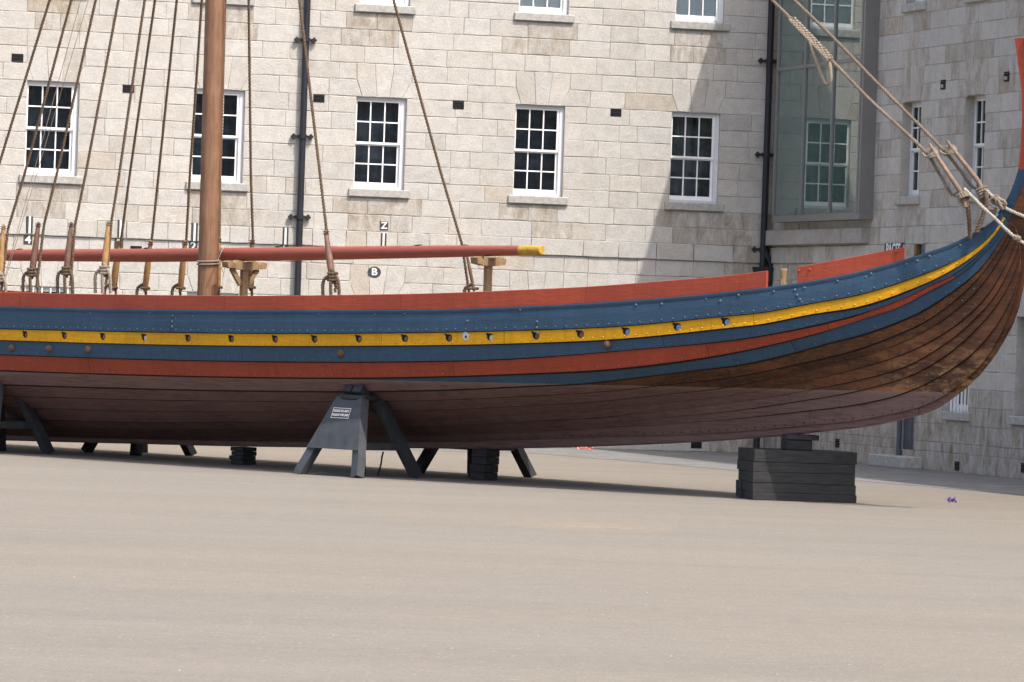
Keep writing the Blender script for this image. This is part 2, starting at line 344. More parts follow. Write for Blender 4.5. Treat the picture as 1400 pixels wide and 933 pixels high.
# ================================================================== THE BARRACKS
H = .2975; ZH, ZT, ZB = 6.125, 4.496, 4.345; OW = .92
def inset(poly, d):
    n = len(poly); out = []
    for i in range(n):
        p0 = np.array(poly[i-1]); p1 = np.array(poly[i]); p2 = np.array(poly[(i+1) % n]); a = p1-p0; b = p2-p1; a = a/np.linalg.norm(a); b = b/np.linalg.norm(b)
        na = np.array([-a[1], a[0]]); nb = np.array([-b[1], b[0]]); k_ = 1+na @ nb; out.append(p1+(na+nb)*d/max(k_, .4))
    return out
def add_block(mb, poly, proud, r):
    fine = []
    for a_, b_ in zip(poly, poly[1:]+poly[:1]):
        m_ = 3 if abs(b_[0]-a_[0]) > .3 else 1
        for q_ in range(m_): fine.append((a_[0]+(b_[0]-a_[0])*q_/m_, a_[1]+(b_[1]-a_[1])*q_/m_))
    n = len(fine); jit = [np.array([r.uniform(-.005, .005), r.uniform(-.006, .006)]) for _ in fine]
    o = [p+j_ for p, j_ in zip(inset(fine, .004), jit)]; dp = r.uniform(.009, .015)
    i_ = [p+j_+np.array([r.uniform(-.003, .003), r.uniform(-.003, .003)]) for p, j_ in zip(inset(fine, dp), jit)]; y = -proud; ti = r.uniform(-.004, .004); tj = r.uniform(-.004, .004)
    c = np.mean(np.array(poly), 0)
    V = [(p[0], y+ti*(p[0]-c[0])+tj*(p[1]-c[1]), p[1]) for p in i_]+[(p[0], y+.005, p[1]) for p in o]+[(p[0], .03, p[1]) for p in o]
    fs = [tuple(range(n))]+[(k_, n+k_, n+(k_+1) % n, (k_+1) % n) for k_ in range(n)]+[(n+k_, 2*n+k_, 2*n+(k_+1) % n, n+(k_+1) % n) for k_ in range(n)]
    mb.add(V, fs)
def tint(r, shade=1.):
    k_ = r.random(); v = r.uniform(.845, .92)*shade
    if k_ < .035: c = (.56, .51, .445)
    elif k_ < .20: c = (.58, .566, .542)
    elif k_ < .42: c = (.588, .563, .525)
    elif k_ < .48: c = (.555, .53, .49)
    else: c = (.60, .578, .543)
    return tuple(q*v for q in c)
def courses_polys(s0, s1, zlo, zhi, ops, r, lmin=.34, lmax=1.05):
    out = []; k0 = math.floor((zlo-ZH)/H+1e-6); k1 = math.ceil((zhi-ZH)/H-1e-6)
    for k_ in range(k0, k1):
        z0 = max(ZH+k_*H, zlo); z1 = min(ZH+(k_+1)*H, zhi)
        if z1-z0 < .05: continue
        cuts = []
        for (a, b, zb, zh, arch) in ops:
            if zb-.16 < z1-.02 and zh > z0+.02 and z0+.02 < zh and (z1 > zb+.02): cuts.append((a, a, b, b))
            elif arch and abs(z0-zh) < .02: cuts.append((a+.10, a-.01, b-.08, b+.07))
            elif arch and abs(z0-zh-H) < .02: cuts.append((a-.02, a-.02, b+.08, b+.08))
        cuts.sort(); cur = (s0, s0); free = []
        for a0, a1, b0, b1 in cuts: free.append((*cur, a0, a1)); cur = (b0, b1)
        free.append((*cur, s1, s1))
        for p0, p1, q0, q1 in free:
            L = min(q0, q1)-max(p0, p1)
            if L < .08: continue
            js = []; x = max(p0, p1)
            while True:
                x += r.choice([r.uniform(lmin, .55), r.uniform(.5, .85), r.uniform(.6, lmax)])
                if x > min(q0, q1)-.26: break
                js.append(x)
            bs = [(p0, p1)]+[(x, x+r.uniform(-.006, .006)) for x in js]+[(q0, q1)]
            dz0 = r.uniform(-.003, .003)
            for (a0, a1), (b0, b1) in zip(bs[:-1], bs[1:]): out.append([(a0, z0), (b0, z0), (b1, z1), (a1, z1)])
    for (a, b, zb, zh, arch) in ops:
        if not arch: continue
        t2 = zh+2*H
        out.append([(a+.10, zh), (a+.37, zh), (a+.32, t2), (a-.02, t2), (a-.01, zh+H)])
        out.append([(a+.37, zh), (a+.60, zh), (a+.67, t2), (a+.32, t2)])
        out.append([(a+.60, zh), (b-.08, zh), (b+.07, zh+H), (b+.08, t2), (a+.67, t2)])
    return out
def core(root, s0, s1, zlo, zhi, ops, thick=.55):
    xs = sorted({s0, s1, *[o[0] for o in ops], *[o[1] for o in ops]}); zs = sorted({zlo, zhi, *[o[2] for o in ops], *[o[3] for o in ops]})
    mb = MB(); mb.tint = (.42, .395, .36); Y = .0095
    for a, b in zip(xs[:-1], xs[1:]):
        for c, d in zip(zs[:-1], zs[1:]):
            if any(o[0]-1e-6 <= a and b <= o[1]+1e-6 and o[2]-1e-6 <= c and d <= o[3]+1e-6 for o in ops): continue
            mb.add([(a, Y, c), (b, Y, c), (b, Y, d), (a, Y, d)], [(0, 1, 2, 3)])
    mb.tint = (.47, .44, .40)
    for a, b, c, d, _ in ops:
        mb.add([(a, Y, c), (b, Y, c), (b, Y, d), (a, Y, d), (a, .34, c), (b, .34, c), (b, .34, d), (a, .34, d)], [(0, 4, 5, 1), (1, 5, 6, 2), (2, 6, 7, 3), (3, 7, 4, 0)])
    mb.add([(s0, Y, zhi), (s1, Y, zhi), (s1, 9, zhi), (s0, 9, zhi), (s0, Y, zlo), (s0, 9, zlo), (s1, Y, zlo), (s1, 9, zlo)], [(0, 1, 2, 3), (0, 3, 5, 4), (1, 6, 7, 2), (3, 2, 7, 5)])
    return mb.build('wall_core', M['stone'], root, True)
PANE = {}
def window(root, s, zt, h, blind=False, setback=.065, w=OW, sill=True, bars=False):
    y0 = setback; f = MB(); j = .08; jl = .006; z1 = zt+h
    f.box(s, s+jl, y0, y0+.09, zt, z1); f.box(s+w-j, s+w, y0, y0+.09, zt, z1); f.box(s+jl, s+w-j, y0, y0+.09, z1-.05, z1); f.box(s+jl, s+w-j, y0-.02, y0+.09, zt, zt+.05)
    win = f.build('window', M['frame_grey'], root)
    a, b = s+jl+.002, s+w-j-.002; zl, zu = zt+.052, z1-.052; zm = zl+(zu-zl)*.49
    SL, SR, BW = .03, .04, .023; pw = (b-a-SL-SR-2*BW)/3
    for lo, hi, yo, bot, top in ((zl, zm, y0+.045, .07, .024), (zm, zu, y0+.012, .04, .03)):
        q = MB(); q.box(a, a+SL, yo, yo+.035, lo, hi); q.box(b-SR, b, yo, yo+.035, lo, hi); q.box(a+SL, b-SR, yo+.002, yo+.033, lo, lo+bot); q.box(a+SL, b-SR, yo+.002, yo+.033, hi-top, hi)
        ph = (hi-lo-bot-top-BW)/2
        q.box(a+SL, b-SR, yo+.004, yo+.03, lo+bot+ph, lo+bot+ph+BW)
        for k_ in (1, 2): x = a+SL+k_*pw+(k_-1)*BW; q.box(x, x+BW, yo+.006, yo+.028, lo+bot, hi-top)
        q.build('sash', M['white'], win)
        for r_ in range(2):
            for c_ in range(3):
                key = (round(pw, 3), round(ph, 3))
                if key not in PANE: PANE[key] = MB().box(0, pw, 0, .004, 0, ph).mesh('pane', M['glass'])
                p = link('pane', PANE[key], win); p.location = (a+SL+c_*(pw+BW), yo+.016, lo+bot+r_*(ph+BW))
    bk = MB()
    if blind: bk.box(s+.01, s+w-.01, y0+.10, y0+.105, zt, z1); bk.build('blind', M['blind'], win)
    else: bk.box(s-.25, s+w+.25, .62, .66, zt-.25, z1+.2); bk.build('dim_interior', M['room'], win)
    if bars:
        for k_ in range(6): x = s+.08+k_*(w-.16)/5; MB().box(x-.012, x+.012, .02, .045, zt, z1).build('window_bar', M['white'], win)
    if sill:
        q = MB(); q.cbox(s-.095, s+w+.105, -.05, .14, zt-.142, zt, .012); q.build('sill', M['sill'], win)
    return win
def vent(root, s, z, w=.205, h=.14, name='air_vent'):
    q = MB(); q.box(s-w/2, s+w/2, -.006, .02, z-h/2, z+h/2); v = q.build(name, M['dark'], root)
    for k_ in range(3): zz = z-h/2+h*(k_+.5)/3; MB().box(s-w/2+.015, s+w/2-.015, -.012, -.004, zz-.006, zz+.006).build('slat', M['iron'], v)
    return v
def make_blocks(root, polys, vis, name, shade=1., seed=3, extra=None):
    r = random.Random(seed); scored = []
    for p in polys: c = np.mean(np.array(p), 0); ar = (max(q[0] for q in p)-min(q[0] for q in p))*(max(q[1] for q in p)-min(q[1] for q in p)); scored.append((vis(c[0], c[1])*ar, p))
    scored.sort(key=lambda t: -t[0]); rest = MB()
    for i, (sc, p) in enumerate(scored):
        ind = i < 295 and sc > 0; mb = MB() if ind else rest; mb.tint = tint(r, shade); c = np.mean(np.array(p), 0); mb.cst = extra(c[0], c[1]) if extra else 0.
        add_block(mb, p, (.033 if abs(p[0][1]-3.447) < .03 else 0.)+r.uniform(-.002, .003), r)
        if ind: mb.build('stone_block', M['stone'], root, True)
    tag(rest.build('stone_blocks', M['stone'], root, True), 'remaining ashlar blocks of the wall', kind='stuff')

b1 = empty('barracks_building', O, PSI)
tag(b1, 'long sunlit pale ashlar barracks front with black drainpipes and painted drill markers', 'building')
wx = [-8.906+2.9436*i for i in range(-2, 5)]; wx[2] -= .015
ops = []
for x in wx: ops += [(x, x+OW, ZT, ZH, True), (x, x+OW, 7.766, 9.40, False), (x, x+OW, .98, 2.555, True)]
EAVE = 11.0
core(b1, -16, CORNER+9, 0, EAVE, ops)
polys = courses_polys(-16, CORNER, 0.31, EAVE, ops, random.Random(11))
polys += [[(a, 0), (b, 0), (b, .31), (a, .31)] for a, b in zip(np.arange(-16, CORNER-.1, .9), list(np.arange(-15.1, CORNER-.1, .9))+[CORNER])]
def in_px(P):
    q = P-CAM; z = q @ fwd; return 700+F*(q @ RGT)/z, 466.5+F*(q @ DWN)/z
def vis1(s, z):
    u, v = in_px(O+WD*s+np.array([0, 0, z])); return 1. if -20 < u < 1075 and -8 < v < 405 else 0.
def stain1(s, z):
    for x in wx:
        for zb in (4.345, 7.62):
            if x-.1 < s < x+OW+.1 and zb-.5 < z < zb: return .75
    if 3.9 < s < 4.6 and z < 4.2: return .9
    return .03 if rng.random() < .85 else .25
make_blocks(b1, polys, vis1, 'stone_block', 1., 5, stain1)
for i, x in enumerate(wx):
    window(b1, x, ZT, ZH-ZT); window(b1, x, 7.766, 9.40-7.766, blind=True, setback=.055); window(b1, x, .98, 2.555-.98, bars=i == 2)
for p in ((23.9, 79.2), (175.6, 121.6), (435.9, 135), (626.7, 144), (842, 154.3), (186, 342), (952, 608)): s, z = main_px(*p); vent(b1, s, z)
q = MB(); q.box(-16.2, CORNER, -.18, .3, EAVE, EAVE+.25); q.build('cornice', M['sill'], b1)
q = MB(); q.prism([(-.1, EAVE+.25), (9, EAVE+.25), (4.5, EAVE+3)], 0, -16.2, CORNER+9); q.build('roof', M['slate'], b1)
def drainpipe(root, s, z0, z1, brackets, r=.058, hopper=None):
    d = MB().tube([(s, -.10, z1), (s, -.10, z0)], r, 14).build('drainpipe', M['iron'], root)
    for zb in brackets:
        k_ = MB(); k_.tube([(s, -.10, zb-.035), (s, -.10, zb+.035)], r+.018, 14)
        k_.box(s-.15, s+.15, -.06, -.03, zb-.022, zb+.022)
        for sg in (-1, 1):
            c = s+sg*.155
            k_.prism([(c-.055, zb), (c-.02, zb+.035), (c, zb+.055), (c+.02, zb+.035), (c+.055, zb), (c+.02, zb-.035), (c, zb-.055), (c-.02, zb-.035)], 1, -.075, -.028)
        k_.build('bracket', M['iron'], d)
    if hopper:
        k_ = MB(); z = hopper
        k_.prism([(s-.17, z+.02), (s+.17, z+.02), (s+.15, z-.05), (s+.12, z-.26), (s-.12, z-.26), (s-.15, z-.05)], 1, -.24, -.005)
        k_.tube([(s+.02, -.10, z+.42), (s+.05, -.13, z+.25), (s+.13, -.14, z+.12), (s+.16, -.12, z-.1), (s+.13, -.1, z-.45)], .055, 10)
        k_.build('hopper', M['iron'], d)
    return d
drainpipe(b1, -4.0, 0, EAVE, (7.073, 5.368, 3.947, 2.3))
drainpipe(b1, 4.66, 0, EAVE, (8.6, 7.123, 5.422, 3.70), hopper=3.36)
def mark(root, name, c, w, h, txt=None, size=.13, stripe=None, ellipse=False, font_sq=1.):
    q = MB(); s, z = c; Y = -.0085
    if stripe: 
        a, b, zt, zb_ = stripe; q.box(a, b, -.0375 if zb_ > 3.44 else Y, .0, zb_, zt)
        o = q.build(name, M['mark'], root); m = (a+b)/2; MB().box(m-.018, m+.018, (-.0375 if zb_ > 3.44 else Y)-.003, 0, zb_+.001, zt-.001).build('white_stripe', M['markw'], o); return o
    if ellipse: q.prism([(s+w/2*math.cos(t), z+h/2*math.sin(t)) for t in np.linspace(0, 2*math.pi, 28)[:-1]], 1, 0., Y)
    else: q.box(s-w/2, s+w/2, Y, 0, z-h/2, z+h/2)
    o = q.build(name, M['mark'], root)
    if txt:
        t = link('lettering', text_mesh(txt, size, M['markw'], font_sq), o); t.location = (s, Y-.0025, z)
    return o
for u0, u1, v0, v1, lab, lu, lv in ((36.2, 44, 295.8, 319.5, '4', 38.2, 326.3), (160.5, 168, 301, 325, '3', 162.5, 331.7), (261.5, 269.3, 305, 330, '2', 264, 336.2), (386, 393.3, 311.5, 334.5, '1', 388, 341)):
    a, zt_ = main_px(u0, v0); b, zb_ = main_px(u1, v1); mark(b1, 'drill_marker', (0, 0), 0, 0, stripe=(a, b, zt_, max(zb_, 3.449)))
    c = main_px(lu, lv); mark(b1, 'drill_number', (c[0], min(c[1], 3.36)), .155, .155, lab, .19, font_sq=1.1)
c = main_px(525, 309); o = mark(b1, 'drill_letter', c, .155, .155, 'Z', .165, font_sq=1.1)
a, zt_ = main_px(522.3, 319); mark(b1, 'drill_marker', (0, 0), 0, 0, stripe=(a-.03, a+.075, min(zt_, 3.742), 3.449))
c = main_px(511.6, 372.3); mark(b1, 'drill_letter', c, .245, .2, 'B', .175, ellipse=True, font_sq=1.15)

# ---- the wing at a right angle, in shade
b2 = empty('barracks_wing', O+WD*CORNER, PSI-math.pi/2)
tag(b2, 'shaded ashlar barracks wing standing behind the prow with narrow sash windows', 'building')
wt = [6.44+2.85*i for i in range(0, 7)]; ops2 = []
for i, x in enumerate(wt):
    ops2 += [(x, x+.88, 4.55, ZH+.02, True), (x, x+.88, 7.80, 9.43, False)]
    if i == 0: ops2 += [(6.72, 7.5, .22, 2.555, True)]
    else: ops2 += [(x-.32, x+.60, .99, 2.555, True)]
ops2 += [(7.27, 7.82, 3.0, 3.745, False)]
LEN2 = 85
core(b2, 0, LEN2, 0, EAVE, ops2)
polys = courses_polys(0, 27, .31, EAVE, ops2, random.Random(23), .3, .85)
polys += [[(a, 0), (a+.75, 0), (a+.75, .31), (a, .31)] for a in np.arange(0, 26.9, .75)]
def vis2(t, z):
    P = O+WD*CORNER+WN*t+np.array([0, 0, z]); u, v = in_px(P)
    if not (-8 < v < 680 and u < 1415): return 0.
    if 1190 < u and v < 345: return 1.
    if u > 1200 and v > 585-(u-1200)*.25 and v < 660: return 1.
    if u < 1190 and 305 < v < 375: return .8
    return 0.
def stain2(t, z):
    for x in wt:
        if x-.5 < t < x+1.0 and .3 < z < .95: return 1.
        if x-.15 < t < x+1 and 4.0 < z < 4.5: return .7
    return .95 if z < 1.1 else (.7 if rng.random() < .35 else .15)
make_blocks(b2, polys, vis2, 'stone_block', 1., 9, stain2)
for i, x in enumerate(wt):
    window(b2, x, 4.55, ZH+.02-4.55, setback=.17, w=.88); window(b2, x, 7.80, 1.63, setback=.17, w=.88, blind=True)
    if i: window(b2, x-.32, .99, 2.555-.99, setback=.09 if i == 1 else .24, bars=i == 1)
d = MB().box(6.72, 7.5, .13, .19, .22, 2.55).build('door', M['shutter'], b2)
for k_ in range(4): MB().box(6.75+k_*.185, 6.92+k_*.185, .112, .131, .25, 2.5).build('door_board', M['shutter'], d)
MB().cbox(6.3, 7.9, -.35, .02, 0, .2, .015).build('door_step', M['sill'], b2)
MB().tube([(6.98, -.06, 2.4), (6.98, -.06, .12)], .045, 10).build('service_pipe', M['shutter'], b2)
MB().box(7.27, 7.82, .10, .14, 3.0, 3.74).build('hatch', m_plain('brown_hatch_paint', (.10, .055, .05), .7, .2, .3, 8), b2)
MB().box(7.62, 7.82, -.02, .1, 3.0, 3.74).build('hatch_shutter', M['shutter'], b2)
MB().box(7.25, 7.33, -.012, .05, 3.0, 3.745).build('hatch_jamb', m_plain('rusty_stain', (.20, .125, .06), .9, .1, .35, 12), b2)
for uv in ((1289.5, 116), (1376.5, 105)):
    s, z = wing_px(*uv); v = vent(b2, s, z, .22, .16); MB().box(s-.03, s+.04, -.03, -.007, z-.05, z-.0).build('lamp_bracket', M['sill'], v)
for uv in ((1308.5, 637.5), (1145, 606), (1399.5, 640)): s, z = wing_px(*uv); vent(b2, s, max(z, .09), .2, .15)
c = wing_px(1224.5, 343); q = MB(); q.box(c[0]-.42, c[0]+.42, -.044, 0, c[1]-.14, c[1]+.125); o = q.build('painted_sign', M['mark'], b2)
t = link('lettering', text_mesh('PAGES', .29, M['markw'], .82), o); t.location = (c[0], -.047, c[1]+.005)
q = MB(); q.box(-.0, LEN2, -.2, .3, EAVE, EAVE+.25); q.build('cornice', M['sill'], b2)
q = MB(); q.prism([(-.1, EAVE+.25), (9, EAVE+.25), (4.5, EAVE+3)], 0, 0, LEN2); q.build('roof', M['slate'], b2)
# coping under the glazed bay
for a, b in zip(np.linspace(.12, 5.05, 6)[:-1], np.linspace(.12, 5.05, 6)[1:]):
    q = MB(); q.tint = tint(rng, .85); q.cst = .3; q.cbox(a+.004, b-.004, -.15, .02, 3.775, 4.045, .012); q.build('coping_stone', M['stone'], b2, True)

# ---- glazed bay hung on the wing
gb = empty('glazed_bay', O+WD*CORNER+WN*.8+np.array([0, 0, 4.2]), PSI-math.pi/2)
tag(gb, 'grey framed glass bay between the drainpipe corner and the wing', 'glazed bay')
G = -.25; T0, T1 = 0., 4.42; xs = [0., 1.47, 2.92, 4.30]; ZT1 = 6.8
MB().box(T0, T1+.02, G, .0, -.02, .10).build('bottom_frame', M['metal'], gb)
for x in xs: MB().box(x-.03, x+.03, G-.02, G+.06, .102, ZT1).build('mullion', M['metal'], gb)
MB().box(T0+.03, xs[1]-.03, G-.012, G+.05, 2.70, 2.76).build('transom', M['metal'], gb)
for a, b in zip(xs[1:-1], xs[2:]): MB().box(a+.03, b-.03, G-.012, G+.05, 2.70, 2.76).build('transom', M['metal'], gb)
for a, b in zip(xs[:-1], xs[1:]):
    for z0, z1 in ((.10, 2.70), (2.76, 5.4), (5.4, ZT1)): MB().box(a+.031, b-.031, G+.01, G+.018, z0+.001, z1-.001).build('pane', M['bayglass'], gb)
MB().cbox(xs[-1]+.032, T1, G-.01, .012, .101, ZT1, .004).build('side_panel', M['metal'], gb)
MB().box(T0+.02, T1-.02, -.03, -.012, .11, ZT1-.01).build('back_lining', M['plaster'], gb)
MB().box(T0-.03, T1, G-.02, .012, ZT1, ZT1+.2).build('bay_roof', M['metal'], gb)
MB().box(xs[0]-.1, xs[0]-.03, G+.02, .012, .0, ZT1).build('end_panel', M['metal'], gb)

# ================================================================== THE LONGSHIP
# plank edges traced from the photograph: pixel polylines (sheer to keel), greatest half-breadth, fullness
def FR(u): return [np.interp(u, [0, 180, 820, 1000, 1180], c) for c in ([.22, .22, .18, .17, .15], [.445, .445, .35, .31, .243], [.67, .67, .49, .44, .379], [.80, .80, .64, .55, .523], [.88, .88, .75, .68, .651], [.945, .945, .84, .80, .813])]
EDGE = {}
EDGE['top'] = [(0, 399.2), (100, 401.8), (219, 403.7), (300, 404.5), (400, 404.2), (500, 403), (600, 400.9), (710, 396.5), (820, 391), (910, 384), (1000, 376.4), (1047, 370.4)]
EDGE[0] = [(0, 420.3), (110, 423), (220, 424.7), (320, 425.6), (420, 425.4), (520, 425.2), (600, 424.5), (710, 420.6), (820, 415), (910, 408.5), (1000, 400), (1047, 394.4), (1090, 388.6), (1130, 382), (1180, 371.6), (1233.6, 357.5), (1268, 346.5), (1306, 333), (1326.6, 322.6), (1345.5, 311), (1361.2, 298.5), (1370, 288)]
EDGE[1] = [(0, 448), (180, 452), (350, 454.2), (520, 453.7), (690, 450.8), (859, 443.9), (1000, 430.2), (1040, 426.5), (1110, 413.5), (1180, 400.6), (1243, 381), (1290, 363), (1322, 347), (1345.5, 330.4), (1361, 314.3), (1372, 296.5)]
EDGE[2] = [(0, 463.4), (180, 468.6), (350, 471.3), (520, 471), (690, 468.4), (859, 461), (1000, 446.5), (1040, 442), (1110, 428.4), (1180, 417), (1243, 395.8), (1290, 375), (1322, 355.7), (1345.5, 336.7), (1366, 312), (1374, 298)]
EDGE[3] = [(0, 482.7), (180, 488.6), (350, 492), (520, 492.5), (690, 488.8), (859, 476.3), (1040, 457), (1130, 438.8), (1180, 425.5), (1240, 403.6), (1275, 386), (1303, 374.5), (1322, 361), (1345.5, 340.5), (1361, 324.5), (1371, 310), (1376, 301)]
EDGE[4] = [(0, 503.8), (180, 509.7), (350, 513.2), (520, 513.6), (690, 509.2), (859, 500), (1040, 472), (1130, 449.4), (1180, 433), (1240, 412.5), (1259, 402), (1303, 378.5), (1322, 366), (1345.5, 343.8), (1361, 328.9), (1372, 313.5), (1377.5, 304)]
EDGE[5] = [(0, 522.5), (180, 527.7), (359, 531), (500, 531.5), (620, 529), (740, 523.5), (796, 521), (859, 514), (940, 504), (1020, 494), (1075, 482), (1130, 467), (1185.5, 453), (1240, 432.8), (1255.6, 426), (1290, 405.3), (1322, 382.4), (1345.5, 360.4), (1361.2, 338), (1374, 317), (1380.5, 304)]
FB = [(0, 592), (180, 597), (400, 600.5), (620, 600.5), (820, 594.5), (1000, 588.5), (1100, 580), (1180, 572), (1227, 563), (1250, 558), (1281, 546), (1308.5, 528.7), (1337.6, 503), (1360, 473), (1376, 440), (1388, 405), (1394, 375)]
def ip(pl, u): return float(np.interp(u, [p[0] for p in pl], [p[1] for p in pl]))
BOW = {6: [(1180, 472), (1237.6, 450), (1251, 444.4), (1268, 435.3), (1295, 417), (1320, 396), (1345, 369), (1363, 345), (1377, 322), (1384, 306)],
       7: [(1180, 483), (1232, 465.7), (1268, 447.6), (1290.3, 435), (1311, 419), (1335, 397), (1355, 372), (1372, 344), (1383, 322), (1388, 309)],
       8: [(1180, 499), (1224, 486), (1257, 472.8), (1282.5, 459.4), (1311, 440.5), (1334, 421), (1354, 398), (1371, 370), (1384, 343), (1392, 318)],
       9: [(1180, 516), (1219.4, 506), (1246, 496.4), (1268, 484.6), (1290, 470.4), (1311, 455.5), (1331, 437), (1348, 420), (1365, 397), (1380, 368), (1390, 344), (1394.5, 328)],
       10: [(1180, 531), (1196, 527), (1227, 518.5), (1259, 506), (1281, 493.3), (1303, 478.3), (1320, 464), (1337.6, 447), (1360, 421), (1376, 396), (1388, 370), (1395.5, 345)],
       11: [(1180, 550), (1203.6, 545.3), (1235, 536.6), (1259, 527), (1282.5, 515.3), (1306, 501), (1328, 484.6), (1341, 472), (1353, 458), (1366, 440), (1377, 420), (1389, 393), (1395.5, 366)]}
for j in range(6): EDGE[6+j] = [(u, ip(EDGE[5], u)+(ip(FB, u)-ip(EDGE[5], u))*FR(u)[j]) for u in (0, 90, 180, 290, 400, 510, 620, 720, 820, 910, 1000, 1090)]+BOW[6+j]
EDGE[12] = FB
BM = [1.90, 1.885, 1.855, 1.80, 1.71, 1.56, 1.34, 1.08, .81, .57, .37, .21, .062]
PX = [2.5, 2.5, 2.5, 2.45, 2.4, 2.3, 2.2, 2.1, 2.0, 1.9, 1.8, 1.8, 2.5]; QX = [1., 1., 1., 1.02, 1.05, 1.1, 1.18, 1.25, 1.3, 1.3, 1.2, 1.1, 1.]
BEND = .045
ENDX = []
for i in range(13): u, v = EDGE[i][-1]; ENDX.append(ship_px(u, v, -BEND)[0])
def hb(i, x):
    t = np.clip(abs(x)/ENDX[i], 0, 1); return BEND+(BM[i]-BEND)*(1-t**PX[i])**QX[i] if BM[i] > BEND else BM[i]
def on_edge(i, u, v, off=0.):
    y = -BM[i]
    for _ in range(60):
        p = ship_px(u, v, y); yn = -(hb(i, p[0])+off); y = .5*y+.5*yn
    return ship_px(u, v, y)
def pchip(xs, ys):
    xs = np.array(xs); ys = np.array(ys); h = np.diff(xs); dl = np.diff(ys)/h; m = np.zeros(len(xs)); m[0] = dl[0]; m[-1] = dl[-1]
    for k_ in range(1, len(xs)-1): m[k_] = (dl[k_-1]*h[k_]+dl[k_]*h[k_-1])/(h[k_]+h[k_-1])
    def f(x):
        k_ = int(np.clip(np.searchsorted(xs, x)-1, 0, len(h)-1)); t = (x-xs[k_])/h[k_]
        if t < 0: return ys[0]+m[0]*(x-xs[0])
        return (2*t**3-3*t*t+1)*ys[k_]+(t**3-2*t*t+t)*h[k_]*m[k_]+(-2*t**3+3*t*t)*ys[k_+1]+(t**3-t*t)*h[k_]*m[k_+1]
    return f
XL = -3.2
def zfun(pts):
    f = pchip([p[0] for p in pts], [p[2] for p in pts]); c = f(XL)-f(-XL)
    def z(x):
        if x >= XL: return f(x)
        return f(-x)+c*(x/XL)                              # the stern is the bow's twin, on a hull trimmed slightly by the head
    return z
ZF = [zfun([on_edge(i, u, v) for u, v in EDGE[i]]) for i in range(13)]
KEEL = [(0, 602.8), (180, 607), (340, 611), (490, 612.5), (700, 613.5), (860, 609), (980, 603), (1032, 599.3), (1073, 596), (1120, 590.5), (1200, 581), (1230, 574), (1259, 567), (1279, 559.5), (1296.6, 548), (1318.7, 531.5), (1337.6, 513.5), (1353.5, 493.5), (1369, 470), (1383.5, 443.6), (1391.7, 420), (1400, 372)]
kp = [ship_px(u, v, 0.) for u, v in KEEL]
# waterline
wl = [on_edge(5, 340, 516), on_edge(5, 699, 523), on_edge(7, 1040, 531), on_edge(9, 1180, 534)]
WLB, WLA = np.polyfit([p[0] for p in wl], [p[2] for p in wl], 1); WLA = float(WLA)+.011; WLB = float(WLB); BOWX = float(on_edge(9, 1170, 518)[0])
BLUE = (.032, .068, .115); RED = (.275, .046, .021); REDW = (.345, .064, .034); YEL = (.66, .325, .006)
HM = dict(blue=m_hull('blue_hull_paint', 'paint', BLUE), yellow=m_hull('yellow_hull_paint', 'paint', YEL), red=m_hull('red_hull_paint', 'paint', RED), tar=m_hull('tarred_oak', 'tar'), wash=m_hull('washboard_red_paint', 'paint', REDW))
ship = empty('longship', G0, -ALPHA)
tag(ship, 'clinker-built longship with blue, yellow and red upper strakes propped on black stands', 'ship')
PAINT = ['blue', 'yellow', 'blue', 'red', 'blue']+['tar']*7
def EP(i, x, side=-1): return np.array([x, side*hb(i, x), ZF[i](x)])
TS = np.concatenate([-np.flip(np.sin(np.linspace(0, 1, 60)*math.pi/2)**.92)[:-1], np.sin(np.linspace(0, 1, 60)*math.pi/2)**.92])
def strake_pt(i, t, side):
    a = EP(i, t*ENDX[i], side); b = EP(i+1, t*ENDX[i+1], side); return a, b
def outn(i, t, side):
    a, b = strake_pt(i, t, side); a2, b2 = strake_pt(i, min(t+.004, 1), side); a1, b1_ = strake_pt(i, max(t-.004, -1), side)
    al = (a2+b2)-(a1+b1_); n = np.cross(al, a-b); n /= (np.linalg.norm(n) or 1)
    if n[1]*side < 0: n = -n
    return n
def tx(i, u):                                              # hull fraction for a photo column on edge i
    v = ip(EDGE[i], u); return on_edge(i, u, v)[0]/ENDX[i]
PORT_U = [35.2, 88.7, 141.4, 198, 257.8, 316.8, 376.5, 430.5, 491, 554, 614, 670.4, 733, 793.7, 856.5, 926, 992.5]
LAP, TH = .036, .03
